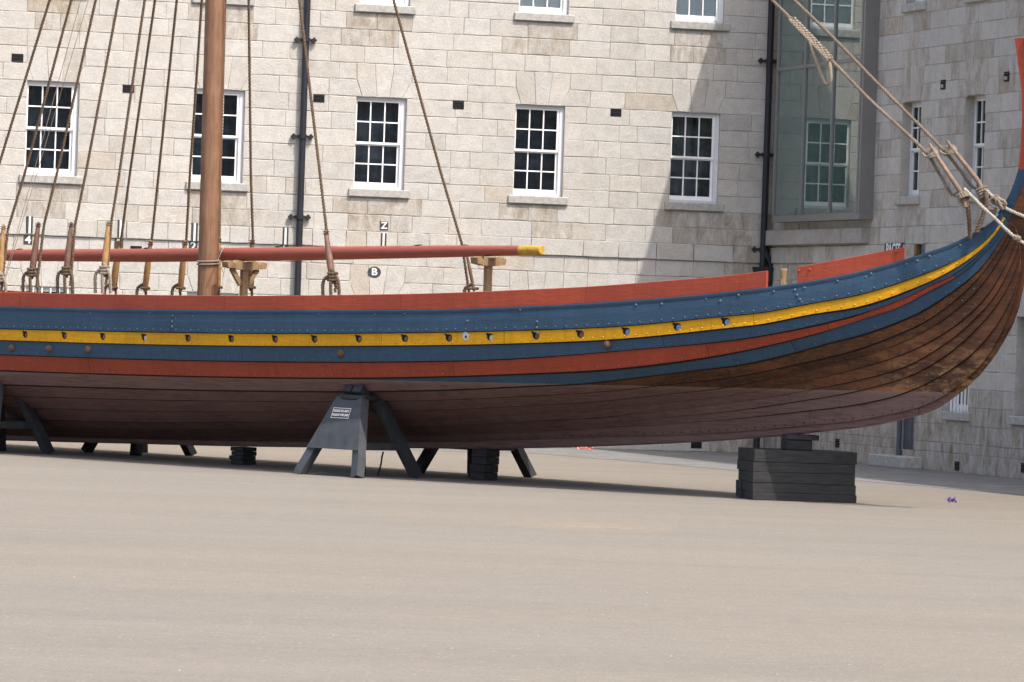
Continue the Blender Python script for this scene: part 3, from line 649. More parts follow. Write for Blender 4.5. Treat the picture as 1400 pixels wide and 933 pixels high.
def plank(i, t0, t1, side, name, mat, holes=()):
    ts = sorted({t0, t1, *[t for t in TS if t0 < t < t1]}); hs = []
    for (tc, dt) in holes:
        if t0 < tc-dt and tc+dt < t1: ts = [t for t in ts if not (tc-dt-.002 < t < tc+dt+.002)]+[tc-dt, tc+dt]; hs.append((tc, dt))
    ts.sort(); mb = MB(); rows = []
    for t in ts:
        a, b = strake_pt(i, t, side); n = outn(i, t, side); dn = (b-a)/(np.linalg.norm(b-a) or 1); th = TH if abs(t) < .97 else .012
        lap = LAP*min(1., (1-abs(t))*14+.35)
        rows.append((a+n*.003, (a+b)/2+n*(lap*.5+.006), b+n*lap+dn*.012, b+n*(lap-.022)+dn*.012, a-n*th, b-n*th*.6))
    m = len(rows); V = [p for r_ in rows for p in r_]; fs = []
    skip = {}
    for (tc, dt) in hs: skip[ts.index(tc-dt)] = (tc, dt)
    for k_ in range(m-1):
        o = k_*6; w_ = o+6
        if k_ in skip: pass
        else: fs += [(o, o+1, w_+1, w_), (o+1, o+2, w_+2, w_+1)]
        fs += [(o+2, o+3, w_+3, w_+2), (o, w_, w_+4, o+4)]
        if k_ not in skip: fs += [(o+4, w_+4, w_+5, o+5)]
        fs += [(o+3, o+5, w_+5, w_+3)]
    fs += [(0, 4, 5, 3, 2, 1), tuple(6*(m-1)+q for q in (0, 1, 2, 3, 5, 4))]
    mb.add(V, fs)
    for k_, (tc, dt) in skip.items():
        A, Bm, Bb = rows[k_][0], rows[k_][1], rows[k_][2]; A2, Bm2, Bb2 = rows[k_+1][0], rows[k_+1][1], rows[k_+1][2]
        def S(p, q_):                                       # bilinear on the outer face, p along, q down
            top = A+(A2-A)*p; mid = Bm+(Bm2-Bm)*p; bot = Bb+(Bb2-Bb)*p
            return top+(mid-top)*q_*2 if q_ < .5 else mid+(bot-mid)*(q_*2-1)
        Lw = np.linalg.norm(Bm2-Bm); Hh = np.linalg.norm(Bb-A); n = outn(i, tc, side); R = .052; ring = []
        for j in range(20):
            th = 2*math.pi*j/20; rr = R
            cx, cz = 1.2*rr*math.cos(th), rr*math.sin(th)
            if j == 8: cx, cz = -R*1.75, R*1.05             # slot for the oar blade, up and aft
            if j == 7: cx, cz = -R*1.3, R*1.3
            ring.append((.5+cx/Lw, .53-cz/Hh))
        outer = []
        for (p, q_) in ring:
            dx, dy = p-.5, q_-.45; s_ = max(abs(dx)/.5, abs(dy)/(.45 if dy < 0 else .55), 1e-6); outer.append((.5+dx/s_, .45+dy/s_))
        cr = [(0, 0), (1, 0), (1, 1), (0, 1)]
        for c_ in cr: j = min(range(20), key=lambda z_: (outer[z_][0]-c_[0])**2+(outer[z_][1]-c_[1])**2); outer[j] = c_
        V2 = [S(*p) for p in outer]+[S(*p) for p in ring]+[S(*p)-n*.016 for p in ring]
        f2 = [(j, (j+1) % 20, 20+(j+1) % 20, 20+j) for j in range(20)]+[(20+j, 20+(j+1) % 20, 40+(j+1) % 20, 40+j) for j in range(20)]
        mb.add(V2, f2)
    o = mb.build(name, HM[mat], ship); return o
NAMES = {'blue': 'hull_plank', 'yellow': 'hull_plank', 'red': 'hull_plank', 'tar': 'hull_plank'}
JOINTS = {0: [237, 735, 1090], 1: [172, 522, 690, 1030], 2: [330, 905], 3: [120, 617, 965, 1130, 1303], 4: [651, 998, 1080]}
holes = []
for u in PORT_U: t = tx(1, u); holes.append((t, .15/ENDX[1]))
pr = random.Random(4)
for i in range(12):
    if i in JOINTS: jt = [tx(i, u) for u in JOINTS[i]]
    else:
        jt = []; t = -.3+pr.uniform(0, .2)
        while t < .93: jt.append(t); t += pr.uniform(.22, .36)
    if i == 1:                                             # keep joints clear of the oar ports
        jt = [t if all(abs(t-h[0]) > h[1]+.004 for h in holes) else min((h for h in holes), key=lambda h: abs(h[0]-t))[0]+.0275 for t in jt]
    jt = [-.72]+[t for t in jt if t > -.6]
    for side in (-1, 1):
        e = [-1.]+jt+[1.]
        for a, b in zip(e[:-1], e[1:]): plank(i, a+.00022, b-.00022, side, 'hull_plank', 'blue' if i == 3 and b == 1. else PAINT[i], holes if (i == 1 and side == -1) else ())
SEAM_SHADE = m_plain('seam_tar_and_lap_shadow', (.026, .018, .015), .9, .1, .3, 20, .2)  # dark strip under each lap: tarred seam plus the lap's shadow as colour
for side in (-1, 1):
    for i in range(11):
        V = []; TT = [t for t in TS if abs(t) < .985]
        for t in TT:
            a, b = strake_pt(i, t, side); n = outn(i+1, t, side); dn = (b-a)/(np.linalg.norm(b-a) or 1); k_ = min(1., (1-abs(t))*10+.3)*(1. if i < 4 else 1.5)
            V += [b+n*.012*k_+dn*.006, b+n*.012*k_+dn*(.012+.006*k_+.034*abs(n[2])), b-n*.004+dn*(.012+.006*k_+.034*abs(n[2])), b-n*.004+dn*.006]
        mb = MB(); mb.add(V, [(k_*4+j, k_*4+(j+1) % 4, k_*4+4+(j+1) % 4, k_*4+4+j) for k_ in range(len(TT)-1) for j in range(4)]); mb.build('seam_tar_shadow', SEAM_SHADE, ship)
# oar port shutters behind the holes, two in weathered pale wood
SHUT = [m_wood('port_shutter_wood', (.10, .055, .035), (.22, .12, .08)), m_plain('port_shutter_blue', (.16, .25, .38), .5, .3, .2, 20), m_plain('port_shutter_pale', (.5, .45, .4), .7, .3, .2, 20)]
for k_, (t, dt) in enumerate(holes):
    a, b = strake_pt(1, t, -1); n = outn(1, t, -1); c = a+(b-a)*.53; al = outn(1, t, -1); ax = np.cross(n, (a-b)/np.linalg.norm(a-b)); dn = (b-a)/np.linalg.norm(b-a)
    if ax[0] < 0: ax = -ax
    pf = c+n*(.006+LAP*.5); MB().tube([pf-n*.05, pf-n*.018], .082, 18, True, False).build('oar_port_recess', M['dark'], ship)
    cc = pf+dn*.020+ax*.018-n*.015; q = MB(); q.tube([cc-n*.02, cc], .043, 16, True, False); q.build('oar_port_shutter', SHUT[1 if k_ >= 14 else (2 if k_ in (11, 3) else 0)], ship)
t = tx(1, 637.7); a, b = strake_pt(1, t, -1); n = outn(1, t, -1); c = a+(b-a)*.45+n*.012; ring = MB()
e1 = np.array([1., 0, 0]); e1 -= n*(e1 @ n); e1 /= np.linalg.norm(e1); e2 = np.cross(n, e1)
ring.tube([c+n*.012+(e1*math.cos(q_)+e2*math.sin(q_))*.05 for q_ in np.linspace(0, 2*math.pi, 25)], .013, 8, False)
rg = ring.build('hawse_ring', m_plain('worn_steel', (.42, .43, .45), .35, .5, .2, 20), ship); MB().tube([c-n*.01, c+n*.012], .045, 18, True, False).build('ring_plate', M['white'], rg); MB().tube([c, c+n*.02], .016, 10, True, False).build('ring_bore', M['dark'], rg)
knobw = m_wood('oak_knob', (.06, .036, .024), (.17, .115, .08))
for u, v in ((16.7, 475), (68, 475.8), (121.4, 477), (465.5, 482.7), (830, 470)):
    t = tx(2, u); a, b = strake_pt(2, t, -1); n = outn(2, t, -1); fr_ = (v-ip(EDGE[2], u))/(ip(EDGE[3], u)-ip(EDGE[2], u)); c = a+(b-a)*fr_+n*.008
    MB().dome(c, n, .064, .075, 14, 6).build('beam_end_knob', knobw, ship)
# rivets along the laps: far too many to pick apart
rv = {k_: MB() for k_ in ('blue', 'yellow', 'red', 'tar')}
for side in (-1, 1):
    for i in range(12):
        x = -ENDX[i]*.93
        while x < ENDX[i]*.965:
            t = x/ENDX[i]; a, b = strake_pt(i, t, side); n = outn(i, t, side); L = np.linalg.norm(b-a); dn = (b-a)/(L or 1)
            if L > .06 and (b[2] > WLA+WLB*x or i == 11): rv[PAINT[i]].dome(b-dn*.022+n*LAP*min(1., (1-abs(t))*14+.35), n, .0150, .013, 6)
            x += .165+pr.uniform(-.012, .012)
    for k_ in range(70):
        i = pr.choice([0, 0, 0, 3, 4, 1]); t = pr.uniform(-.6, .9); a, b = strake_pt(i, t, side); n = outn(i, t, side)
        if i == 1: continue
        rv[PAINT[i]].dome(a+(b-a)*pr.uniform(.15, .7)+n*.012, n, .017, .014, 7)
    for u, v in ((1058, 399), (1087, 397), (1100, 394), (1145, 384.5), (1239, 362), (1254, 357), (1313, 336), (1341, 318), (1191, 374.5), (1271, 351), (985, 412), (1010, 404), (905, 416), (870, 417), (712, 424), (735, 440), (735, 448), (736, 455), (1090, 404), (1094, 410), (237, 432), (237, 440), (237, 447), (640, 439)):
        t = tx(0, u); a, b = strake_pt(0, t, side); n = outn(0, t, side); fr_ = (v-ip(EDGE[0], u))/(ip(EDGE[1], u)-ip(EDGE[0], u)); rv['blue'].dome(a+(b-a)*fr_+n*(.004+LAP*fr_*.9), n, .023, .017, 8, 2)
RVM = dict(blue=(.050, .082, .118), yellow=(.56, .30, .02), red=(.29, .07, .04), tar=(.06, .042, .036))
for k_, mb in rv.items(): tag(mb.build('rivets', m_plain('rivet_paint_'+k_, RVM[k_], .5, .35, .3, 9, 0), ship), f'rows of small iron rivets on the {"tarred" if k_ == "tar" else k_} planks', kind='stuff')
# gunwale rail along the sheer
for side in (-1, 1):
    mb = MB(); V = []; fs = []
    TT = [t for t in TS if abs(t) < .985]
    for t in TT:
        a, b = strake_pt(0, t, side); n = outn(0, t, side); up = (a-b)/np.linalg.norm(a-b)
        V += [a+up*.012-n*.035, a+up*.012+n*.012, a+n*.017-up*.004, a-up*.034+n*.015, a-up*.034-n*.03]
    for k_ in range(len(TT)-1):
        for j in range(5): fs.append((k_*5+j, k_*5+(j+1) % 5, k_*5+5+(j+1) % 5, k_*5+5+j))
    mb.add(V, fs); mb.build('gunwale_rail', HM['blue'], ship)
# washboards
wt_pts = [on_edge(0, u, v) for u, v in EDGE['top']]; ztop = zfun(wt_pts)
def washboard(x0, x1, zt_f, side, up=.014):
    ts = np.linspace(x0, x1, max(6, int(abs(x1-x0)/.3))); mb = MB(); V = []
    for x in ts:
        y = side*(hb(0, x)-.004); zl = ZF[0](x)+up; zh_ = zt_f(x)
        V += [(x, y, zl), (x, y, zh_-.006), (x, y-side*.006, zh_), (x, y-side*.032, zh_), (x, y-side*.038, zh_-.006), (x, y-side*.038, zl)]
    m = len(ts); fs = [(k_*6+j, k_*6+(j+1) % 6, k_*6+6+(j+1) % 6, k_*6+6+j) for k_ in range(m-1) for j in range(6)]+[tuple(range(6)), tuple(6*(m-1)+j for j in range(5, -1, -1))]
    mb.add(V, fs); return mb.build('washboard', HM['wash'], ship)
def X0(u): return on_edge(0, u, ip(EDGE[0], u))[0]
xe = X0(1047); xb = [-xe*.92, X0(27), X0(306), X0(548), X0(799), xe]
for side in (-1, 1):
    for a, b in zip(xb[:-1], xb[1:]): washboard(a+.003, b-.003, ztop, side)
    p = [on_edge(0, 1089.4, 365), on_edge(0, 1160, 352.3), on_edge(0, 1233.6, 338.3)]
    if side == -1:
        bx = [on_edge(0, 1089.4, 387.6)[0], on_edge(0, 1233.6, 357.5)[0]]
    f2 = pchip([bx[0], (bx[0]+bx[1])/2, bx[1]], [p[0][2], p[1][2], p[2][2]]); washboard(bx[0], bx[1], f2, side)
    for u, v in ((1092.5, 370.5), (1107, 369), (1225, 344)) if side == -1 else ():
        c = on_edge(0, u, v, .0); MB().dome(c, (0, -1, 0), .022, .012, 8, 2).build('bolt_head', HM['wash'], ship)
# keel and stems
rab = [EP(12, t*ENDX[12], -1) for t in TS if t > 0]
def zlow(pts, x): return float(np.interp(x, [p[0] for p in pts], [p[2] for p in pts]))
kf = pchip([p[0] for p in kp[:14]], [p[2] for p in kp[:14]]); kx1 = kp[12][0]
def kz(x): return kf(x) if x > XL else kf(-x)+(kf(XL)-kf(-XL))*(x/XL)
mb = MB(); xs_ = np.linspace(-kx1, kx1, 80); V = []
for x in xs_: zt_ = ZF[12](x)+.05; V += [(x, -.055, zt_), (x, -.06, kz(x)+.02), (x, -.05, kz(x)), (x, .05, kz(x)), (x, .06, kz(x)+.02), (x, .055, zt_)]
fs = [(k_*6+j, k_*6+(j+1) % 6, k_*6+6+(j+1) % 6, k_*6+6+j) for k_ in range(79) for j in range(6)]+[tuple(range(6)), tuple(79*6+j for j in range(5, -1, -1))]
mb.add(V, fs); mb.build('keel', HM['tar'], ship)
def px_poly(pl, y=0.): return [ship_px(u, v, y)[[0, 2]] for u, v in pl]
stem_out = [(1259, 567), (1279, 559.5), (1296.6, 548), (1318.7, 531.5), (1337.6, 513.5), (1353.5, 493.5), (1369, 470), (1383.5, 443.6), (1391.7, 420), (1400, 380), (1406, 340), (1412, 295), (1417, 250), (1420, 200), (1421, 150), (1418, 100), (1413, 52)]
stem_in = [(1250, 556), (1281, 543), (1308.5, 526), (1335, 500), (1355, 471), (1370, 440), (1380, 405), (1384, 370), (1383, 335), (1380, 306)]
band_in = [(1368, 292), (1375.5, 281), (1383, 268.5), (1390.5, 250.5), (1396, 232), (1399, 203), (1401.5, 160), (1400, 121), (1391, 53)]
band_out = [(1381, 312), (1389, 290), (1397, 270), (1404, 250), (1407, 232), (1409.5, 203), (1411, 160), (1410, 121), (1403, 52.5)]
def slab(poly2, th, name, mat, mirror=False):
    poly2 = [tuple(p) for p in poly2]
    if mirror: c_ = ZF[0](XL)-ZF[0](-XL); poly2 = [(-x, z+c_*(-x/XL)) for x, z in poly2]
    n = len(poly2)//2; A = poly2[:n]; B = poly2[n:][::-1]; mb = MB(); V = []
    for a, b in zip(A, B): V += [(a[0], -th*.6, a[1]), (a[0], th*.6, a[1]), (b[0], th, b[1]), (b[0], -th, b[1])]
    fs = [(k_*4+j, k_*4+4+j, k_*4+4+(j+1) % 4, k_*4+(j+1) % 4) for k_ in range(n-1) for j in range(4)]+[(0, 1, 2, 3), tuple(4*(n-1)+j for j in (3, 2, 1, 0))]
    mb.add(V, fs); return mb.build(name, mat, ship)
def rs(pl, n): 
    P = np.array(pl, float); L = np.concatenate([[0], np.cumsum(np.linalg.norm(np.diff(P, axis=0), axis=1))]); return [(np.interp(s, L, P[:, 0]), np.interp(s, L, P[:, 1])) for s in np.linspace(0, L[-1], n)]
so_ = rs(stem_out[:13], 40); si_ = rs(stem_in+[(1388, 290), (1397, 265)], 40)
for mir in (False, True):
    slab(px_poly(so_)+px_poly(si_)[::-1], .05, 'stem', HM['tar'], mir)
    slab(px_poly(rs(stem_out[11:], 24))+px_poly(rs([(1386, 292)]+band_out[2:], 24))[::-1], .052, 'stem_head', HM['tar'], mir)
    slab(px_poly(rs(band_out[:5], 16))+px_poly(rs(band_in[:5], 16))[::-1], .056, 'stem_edge_band', HM['blue'], mir)
    slab(px_poly(rs(band_out[4:], 16))+px_poly(rs(band_in[4:], 16))[::-1], .056, 'stem_edge_band', HM['wash'], mir)
# inner floor so the hull is not an empty shell
mb = MB(); V = []; xx = np.linspace(-12, 12, 50)
for x in xx: w_ = max(.04, hb(3, x)-.12); z_ = ZF[3](x)-.06; V += [(x, -w_, z_), (x, w_, z_)]
mb.add(V, [(k_*2, k_*2+2, k_*2+3, k_*2+1) for k_ in range(49)]); mb.build('deck', m_wood('deck_wood', (.16, .11, .07), (.28, .20, .13)), ship)
# mast
mastw = m_wood('mast_pine', (.145, .072, .040), (.285, .158, .092), .6, (8, 8, .5))
zb_ = .55; mb = MB(); m0, m1 = ship_px(284, 395, 0), ship_px(294.4, 0, 0); mx = lambda z: float(m0[0]+(m1[0]-m0[0])*(z-m0[2])/(m1[2]-m0[2]))
mb.tube([(mx(zb_), 0, zb_), (mx(4), 0, 4), (mx(8), 0, 8), (mx(16.5), 0, 16.5)], [.152, .150, .145, .10], 24); mb.build('mast', mastw, ship)
mb = MB()
for z in (2.60, 2.655): 
    zz = ship_px(283, 357 if z < 2.63 else 361, 0)[2]
    mb.rope([(mx(2.6)+.165*math.cos(a), .165*math.sin(a), zz+.012*math.sin(a)) for a in np.linspace(0, 2*math.pi, 22)], .012, .06, .02)
e_ = ship_px(297, 356, -.05); mb.rope([ship_px(297, 358, -.12), ship_px(303, 344, .0), ship_px(307, 338, .3)], .011, .06, .03); mb.rope([ship_px(300, 358, -.12), ship_px(303, 366, -.14), ship_px(306, 376, -.14)], .009, .06, .03)
ropeL = m_plain('pale_rope', (.27, .225, .175), .9, .15, .2, 40, .3); ropeD = m_plain('tarred_hemp_rope', (.125, .088, .060), .9, .15, .35, 30, .3); ropeW = m_plain('bleached_rope', (.35, .325, .285), .9, .15, .15, 40, .3)
mb.build('mast_lashing', ropeL, ship)
# ---- the lowered yard and its crutches
yardm = m_plain('yard_red_paint', (.27, .072, .046), .5, .35, .16, 5, .25, (.5, 5, 5)); yt = m_plain('yard_tip_yellow', (.42, .26, .04), .6, .3, .25, 14, .2)
YL = .33
def Y(u, v): return ship_px(u, v, YL)
yd = empty('yard', to_world(Y(342, 349)), -ALPHA); tag(yd, 'long red yard with yellow tip resting on wooden crutches', 'yard')
ref = Y(342, 349)
pts = [Y(-330, 348), Y(-60, 349.5), Y(9, 349.2), Y(200, 349.4), Y(420, 347), Y(600, 344), Y(712, 342.8)]
MB().tube([p-ref for p in pts], [.065, .085, .088, .100, .099, .086, .069], 20).build('spar', yardm, yd)
MB().tube([Y(712, 342.8)-ref, Y(730, 342.5)-ref, Y(740, 342.3)-ref, Y(741, 342.3)-ref], [.0705, .067, .064, .056], 20).build('spar_tip', yt, yd)
for u, v in ((27, 342), (201, 340.6), (381, 338.6), (572, 336.6)):
    c = Y(u, v)-ref; MB().prism([(c[0]-.06, c[2]-.02), (c[0]+.06, c[2]-.02), (c[0]+.035, c[2]+.022), (c[0]-.045, c[2]+.012)], 1, c[1]-.03, c[1]+.03).build('cleat', M['iron'], yd)
oak = m_wood('crutch_oak', (.185, .118, .060), (.31, .21, .12))
def crutch(u, vt, vb, half, label, brace):
    p = Y(u, vt); r_ = empty('yard_crutch', to_world((p[0], YL, ZF[3](p[0])-.06)), -ALPHA); tag(r_, label, 'crutch', None); hgt = p[2]-(ZF[3](p[0])-.06)
    MB().cbox(-.045, .045, -.05, .05, 0, hgt-.10, .01).build('post', oak, r_)
    P = [(-half, hgt-.10), (-half-.02, hgt-.02), (-half+.06, hgt+.0), (-half+.13, hgt-.045), (-.16, hgt+.01), (0, hgt-.02), (.16, hgt+.01), (half-.13, hgt-.045), (half-.06, hgt), (half+.02, hgt-.02), (half, hgt-.10), (.1, hgt-.125), (-.1, hgt-.125)]
    MB().prism(P, 0, -.065, .065).build('head', oak, r_)
    if brace:
        for sg in (-1, 1): MB().bar((0, sg*.07, hgt-.34), (0, sg*(half-.12), hgt-.11), .07, .05, (1, 0, 0)).build('brace', oak, r_)
    return r_
crutch(334.5, 357.5, 400, .37, 'oak crutch with braced curved head beside the mast', True)
crutch(668, 351.5, 398, .27, 'plain oak crutch post under the yellow end of the yard', False)
# ---- shrouds
pinA = m_wood('pin_oak_light', (.26, .14, .05), (.40, .24, .10), .6, (6, 6, 2)); pinB = m_wood('pin_oak_dark', (.10, .05, .032), (.20, .11, .075), .6, (6, 6, 2))
ZM = 15.4
SH = [  # side, pixels down the rope, pin top, pin foot, pin tone, label
 (-1, [(68, 0), (0, 221), (-28, 312)], (-30, 307), (-40, 388), 1, 'hemp shroud crossing the window above the number 4 and leaving aft'),
 (-1, [(97.7, 0), (33.4, 239), (11, 313), (2.6, 390)], (7.2, 307), (1.5, 390), 0, 'hemp shroud with slim brown pin, next aft of the painted 4'),
 (-1, [(131, 0), (77.5, 239), (60.4, 307), (50, 392)], (55, 304), (45, 382), 1, 'hemp shroud with dark pin standing just forward of the painted 4'),
 (-1, [(162, 0), (117, 239), (102.8, 307), (97, 382)], (99.8, 304), (92.5, 380), 1, 'hemp shroud with dark pin midway between the painted 4 and 3'),
 (-1, [(198, 0), (163, 239), (152.3, 304), (146, 380)], (150.8, 302), (144, 379), 0, 'hemp shroud with bright oak pin and looped lashing beside the painted 3'),
 (1, [(212, 0), (177.4, 239), (165, 332), (158, 395)], (164.8, 329), (156, 398), 0, 'hemp shroud whose oak pin passes behind the yard at the painted 3'),
 (1, [(241.7, 0), (216.8, 239), (207, 333), (199, 396)], (208, 329), (200, 399), 0, 'hemp shroud with oak pin behind the yard between the painted 3 and 2'),
 (1, [(276, 0), (259.7, 239), (254.5, 333), (246, 396)], (255, 329), (248.5, 399), 0, 'hemp shroud with oak pin behind the yard just aft of the mast'),
 (1, [(308, 0), (301, 239), (300, 328), (299, 396)], (301, 325), (299.5, 398), 0, 'hemp shroud running down along the forward edge of the mast'),
 (1, [(340, 0), (343, 239), (346, 330), (344, 396)], (347, 327), (345, 398), 1, 'hemp shroud coming down behind the braced crutch'),
 (-1, [(409.4, 0), (437.7, 239), (446.9, 318), (459, 392)], (447.2, 315), (457.5, 388), 1, 'hemp shroud with dark pin crossing the tall drainpipe'),
 (1, [(538, 0), (603.6, 239), (632, 335), (641, 398)], (637.5, 334), (650.4, 399), 1, 'hemp shroud slanting down to the plain crutch near the yard tip')]
for side, rp, ptop, pfoot, tone, label in SH:
    yb = side*1.72; ft = ship_px(*pfoot, yb); zbase = ft[2]-.12
    def at(u, v):
        z = 3.
        for _ in range(8): y = yb*(1-max(0., (z-zbase))/(ZM-zbase)); p = ship_px(u, v, y); z = p[2]
        return p
    P = [at(*q) for q in rp]; d_ = P[0]-P[1]; d_ /= np.linalg.norm(d_); top = P[0]+d_*((ZM-P[0][2])/d_[2])
    s_ = empty('shroud', to_world((ft[0], yb, zbase)), -ALPHA); tag(s_, label, 'rope', 'shrouds between masthead and gunwale'); R0 = np.array([ft[0], yb, zbase])
    full = [top]+P+([np.array([P[-1][0], yb, zbase])] if len(P) > 3 else [])
    mb = MB()
    for a, b in zip(full[:-1], full[1:]): mb.rope([a-R0, b-R0], .0215, .15, .024)
    mb.build('rope', ropeD, s_)
    a, b = at(*ptop)+np.array([-.0, side*-.0-.03, 0]), at(*pfoot)+np.array([0, -.03, 0]); m_ = a*.45+b*.55
    MB().tube([a-R0, a*.9+b*.1-R0, m_-R0, b*.9+a*.1-R0, b-R0], [q_*(.5 if 'plain crutch' in label else 1.) for q_ in (.016, .03, .05, .045, .024)], 10).build('shroud_pin', (pinA if tone == 0 else pinB), s_)
    lash = MB(); c1 = a*.93+b*.07
    for k_ in range(2): lash.rope([c1-R0+np.array([.034*math.cos(t), .034*math.sin(t), .03*k_]) for t in np.linspace(0, 6.28, 10)], .009, .05, .015)
    b_ = b*.92+a*.08-R0
    for k_ in range(3 if side < 0 else 1):
        o_ = np.array([(-.12, .02, .10)[k_], (-.05, -.03, .05)[k_], 0]); lash.rope([b_+np.array([0, -.02, .06+.04*k_]), b_+o_*.9+np.array([0, -.02, -.03]), b_+o_+np.array([0, 0, -.30])], .024, .11, .02, phase=k_)
        lash.rope([b_+np.array([.058*math.cos(t), .058*math.sin(t), -.01+.045*k_]) for t in np.linspace(0, 6.28, 12)], .02, .09, .02)
    tag(lash.build('lashing', ropeL if tone == 0 and side < 0 else ropeD, s_), kind='stuff')
for k_, (a, b) in enumerate((((110.6, 0), (47, 232)), ((121, 0), (52, 232)))):
    yb = -1.6; p0 = ship_px(*b, -1.1); p1 = ship_px(*a, -.75); d_ = (p0-p1)/np.linalg.norm(p0-p1); e_ = p0+d_*((2.0-p0[2])/d_[2]); t_ = p1-d_*((ZM-p1[2])/-d_[2])
    h_ = empty('halyard', to_world(e_), -ALPHA); tag(h_, 'thin pale signal line crossing the sash window above the painted 4', 'rope', 'thin signal lines'); MB().tube([t_-e_, e_-e_], .005, 6).build('line', ropeL, h_)
# ---- forestays and the tangle of tackle at the bow
def bow(u, v, y): return ship_px(u, v, y)
def rope_thing(name, label, pts, r, mat, base, pitch=.15):
    o = empty(name, to_world(base), -ALPHA); tag(o, label, 'rope'); MB().rope([p-base for p in pts], r, pitch, .02).build('rope', mat, o); return o
for k_, (pp, pin, y, label) in enumerate((
   ([(1055.8, 0), (1134.6, 80.4), (1192.6, 139.5), (1243, 185.7), (1268, 211), (1287, 242), (1302, 266), (1314, 261)], [(1271, 197), (1276, 206), (1297, 238), (1313, 262), (1318, 270), (1320, 284)], -.42, 'lower forestay with spliced loop running down to a wooden pin at the bow'),
   ([(1085.7, 0), (1140.9, 53.6), (1197.6, 111.9), (1255.6, 170), (1293.5, 209.3), (1312, 232), (1330, 256), (1343, 258)], [(1295, 193), (1301, 202), (1322, 228), (1339, 250), (1346, 268), (1343, 286)], -.12, 'upper forestay without loop running down to a curved pin beside the prow'))):
    base = bow(1325, 322, -.3); P = [bow(u, v, y*min(1, .15+.85*i/4)) for i, (u, v) in enumerate(pp)]; d_ = P[0]-P[1]; d_ /= np.linalg.norm(d_)
    top = np.array([mx(15.2)+.1, -.02, 15.2]); o = empty('forestay', to_world(base), -ALPHA); tag(o, label, 'rope', 'forestays to the bow')
    mb = MB(); mb.rope([top-base, P[0]-base], .021, .15, .024); mb.rope([p-base for p in P], .022, .13, .02); mb.build('rope', ropeL if False else m_plain('forestay_rope', (.175, .14, .112), .9, .15, .3, 30, .3), o)
    Q = [bow(u, v, y-.02) for u, v in pin]; MB().tube([q-base for q in Q], [.016, .026, .029, .033, .034, .03], 10).build('forestay_pin', m_wood('weathered_pin', (.14, .092, .062), (.25, .18, .13), .7, (5, 5, 5)), o)
    lash = MB()
    for j in range(4):
        c = Q[1]+(Q[2]-Q[1])*(.02+.05*j); e = P[4]+(P[3]-P[4])*.04*j; m_ = (c+e)/2
        lash.rope([m_+(c-m_)*1.25*math.cos(t)+np.array([0, .05, .05])*math.sin(t)-base for t in np.linspace(0, 6.28, 14)], .012, .06, .02)
        c = Q[3]+(Q[4]-Q[3])*(.5+.2*j); lash.rope([c+np.array([.065*math.cos(t), .065*math.sin(t), .03*math.cos(t)])-base for t in np.linspace(0, 6.28, 14)], .015, .08, .02)
    tag(lash.build('lashing', ropeL, o), kind='stuff')
    if k_ == 0:
        sp = MB(); S0, S1 = bow(1082.6, 26.0, y*.3), bow(1135, 80.5, y*.5)
        for ph in (0, 2.1, 4.2): sp.rope([S0+(S1-S0)*t+np.array([.03*math.cos(ph+t*34), .03*math.sin(ph+t*34), .02*math.sin(ph+t*34)])-base for t in np.linspace(0, 1, 60)], .019, .09, .02)
        sp.rope([bow(u, v, y*.5)-base for u, v in ((1107, 55), (1112, 72), (1119, 92), (1126, 109), (1131, 114.5), (1135.5, 111), (1135.5, 98), (1133, 80))], .024, .10, .015)
        sp.build('splice_loop', ropeL, o)
b0 = bow(1326, 322, -.25)
rope_thing('tackle_rope', 'dark thick rope dropping from the lower forestay pin to the rail', [bow(1318, 264, -.42), bow(1322, 275, -.42), bow(1325, 300, -.36), bow(1326.5, 326, -.28)], .028, ropeD, b0, .13)
rope_thing('tackle_rope', 'dark thick rope dropping from the curved forestay pin to the rail', [bow(1347, 262, -.2), bow(1349, 276, -.2), bow(1343, 297, -.22), bow(1335, 318, -.26)], .028, ropeD, b0, .13)
rope_thing('stem_rope', 'bleached rope tied across the yellow strake and round the stem', [bow(1318, 258, -.42), bow(1328, 268, -.40), bow(1345, 285, -.34), bow(1362, 300.5, -.26), bow(1375, 313.5, -.19), bow(1388, 325, -.12), bow(1404, 335, -.09)], .021, ropeW, bow(1375, 313.5, -.19), .12)
rope_thing('stem_rope', 'bleached rope wrapped round the prow above the yellow tip', [bow(1346, 258, -.15), bow(1354, 266, -.15), bow(1364, 274, -.13), bow(1374, 284, -.11), bow(1388, 291, -.09), bow(1405, 298, -.085)], .02, ropeW, bow(1374, 284, -.11), .12)
kn = MB(); rr = random.Random(2); kb = bow(1366, 278, -.12)
for (u, v, R) in ((1362, 274, .055), (1369, 279, .06), (1355, 287, .06), (1391, 326, .035)):
    c = bow(u, v, -.13)
    for j in range(4):
        a1 = np.array([rr.uniform(-1, 1) for _ in range(3)]); a1 /= np.linalg.norm(a1); a2 = np.cross(a1, [.3, .5, .8]); a2 /= np.linalg.norm(a2); kn.rope([c+(a1*math.cos(t)+a2*math.sin(t))*R*rr.uniform(.7, 1.2)-kb for t in np.linspace(0, 6.28, 14)], .016, .07, .02)
o = empty('rope_knot', to_world(kb), -ALPHA); tag(o, 'tangled knots of grey rope bunched at the inner edge of the prow', 'rope'); tag(kn.build('rope', ropeL, o), kind='stuff')
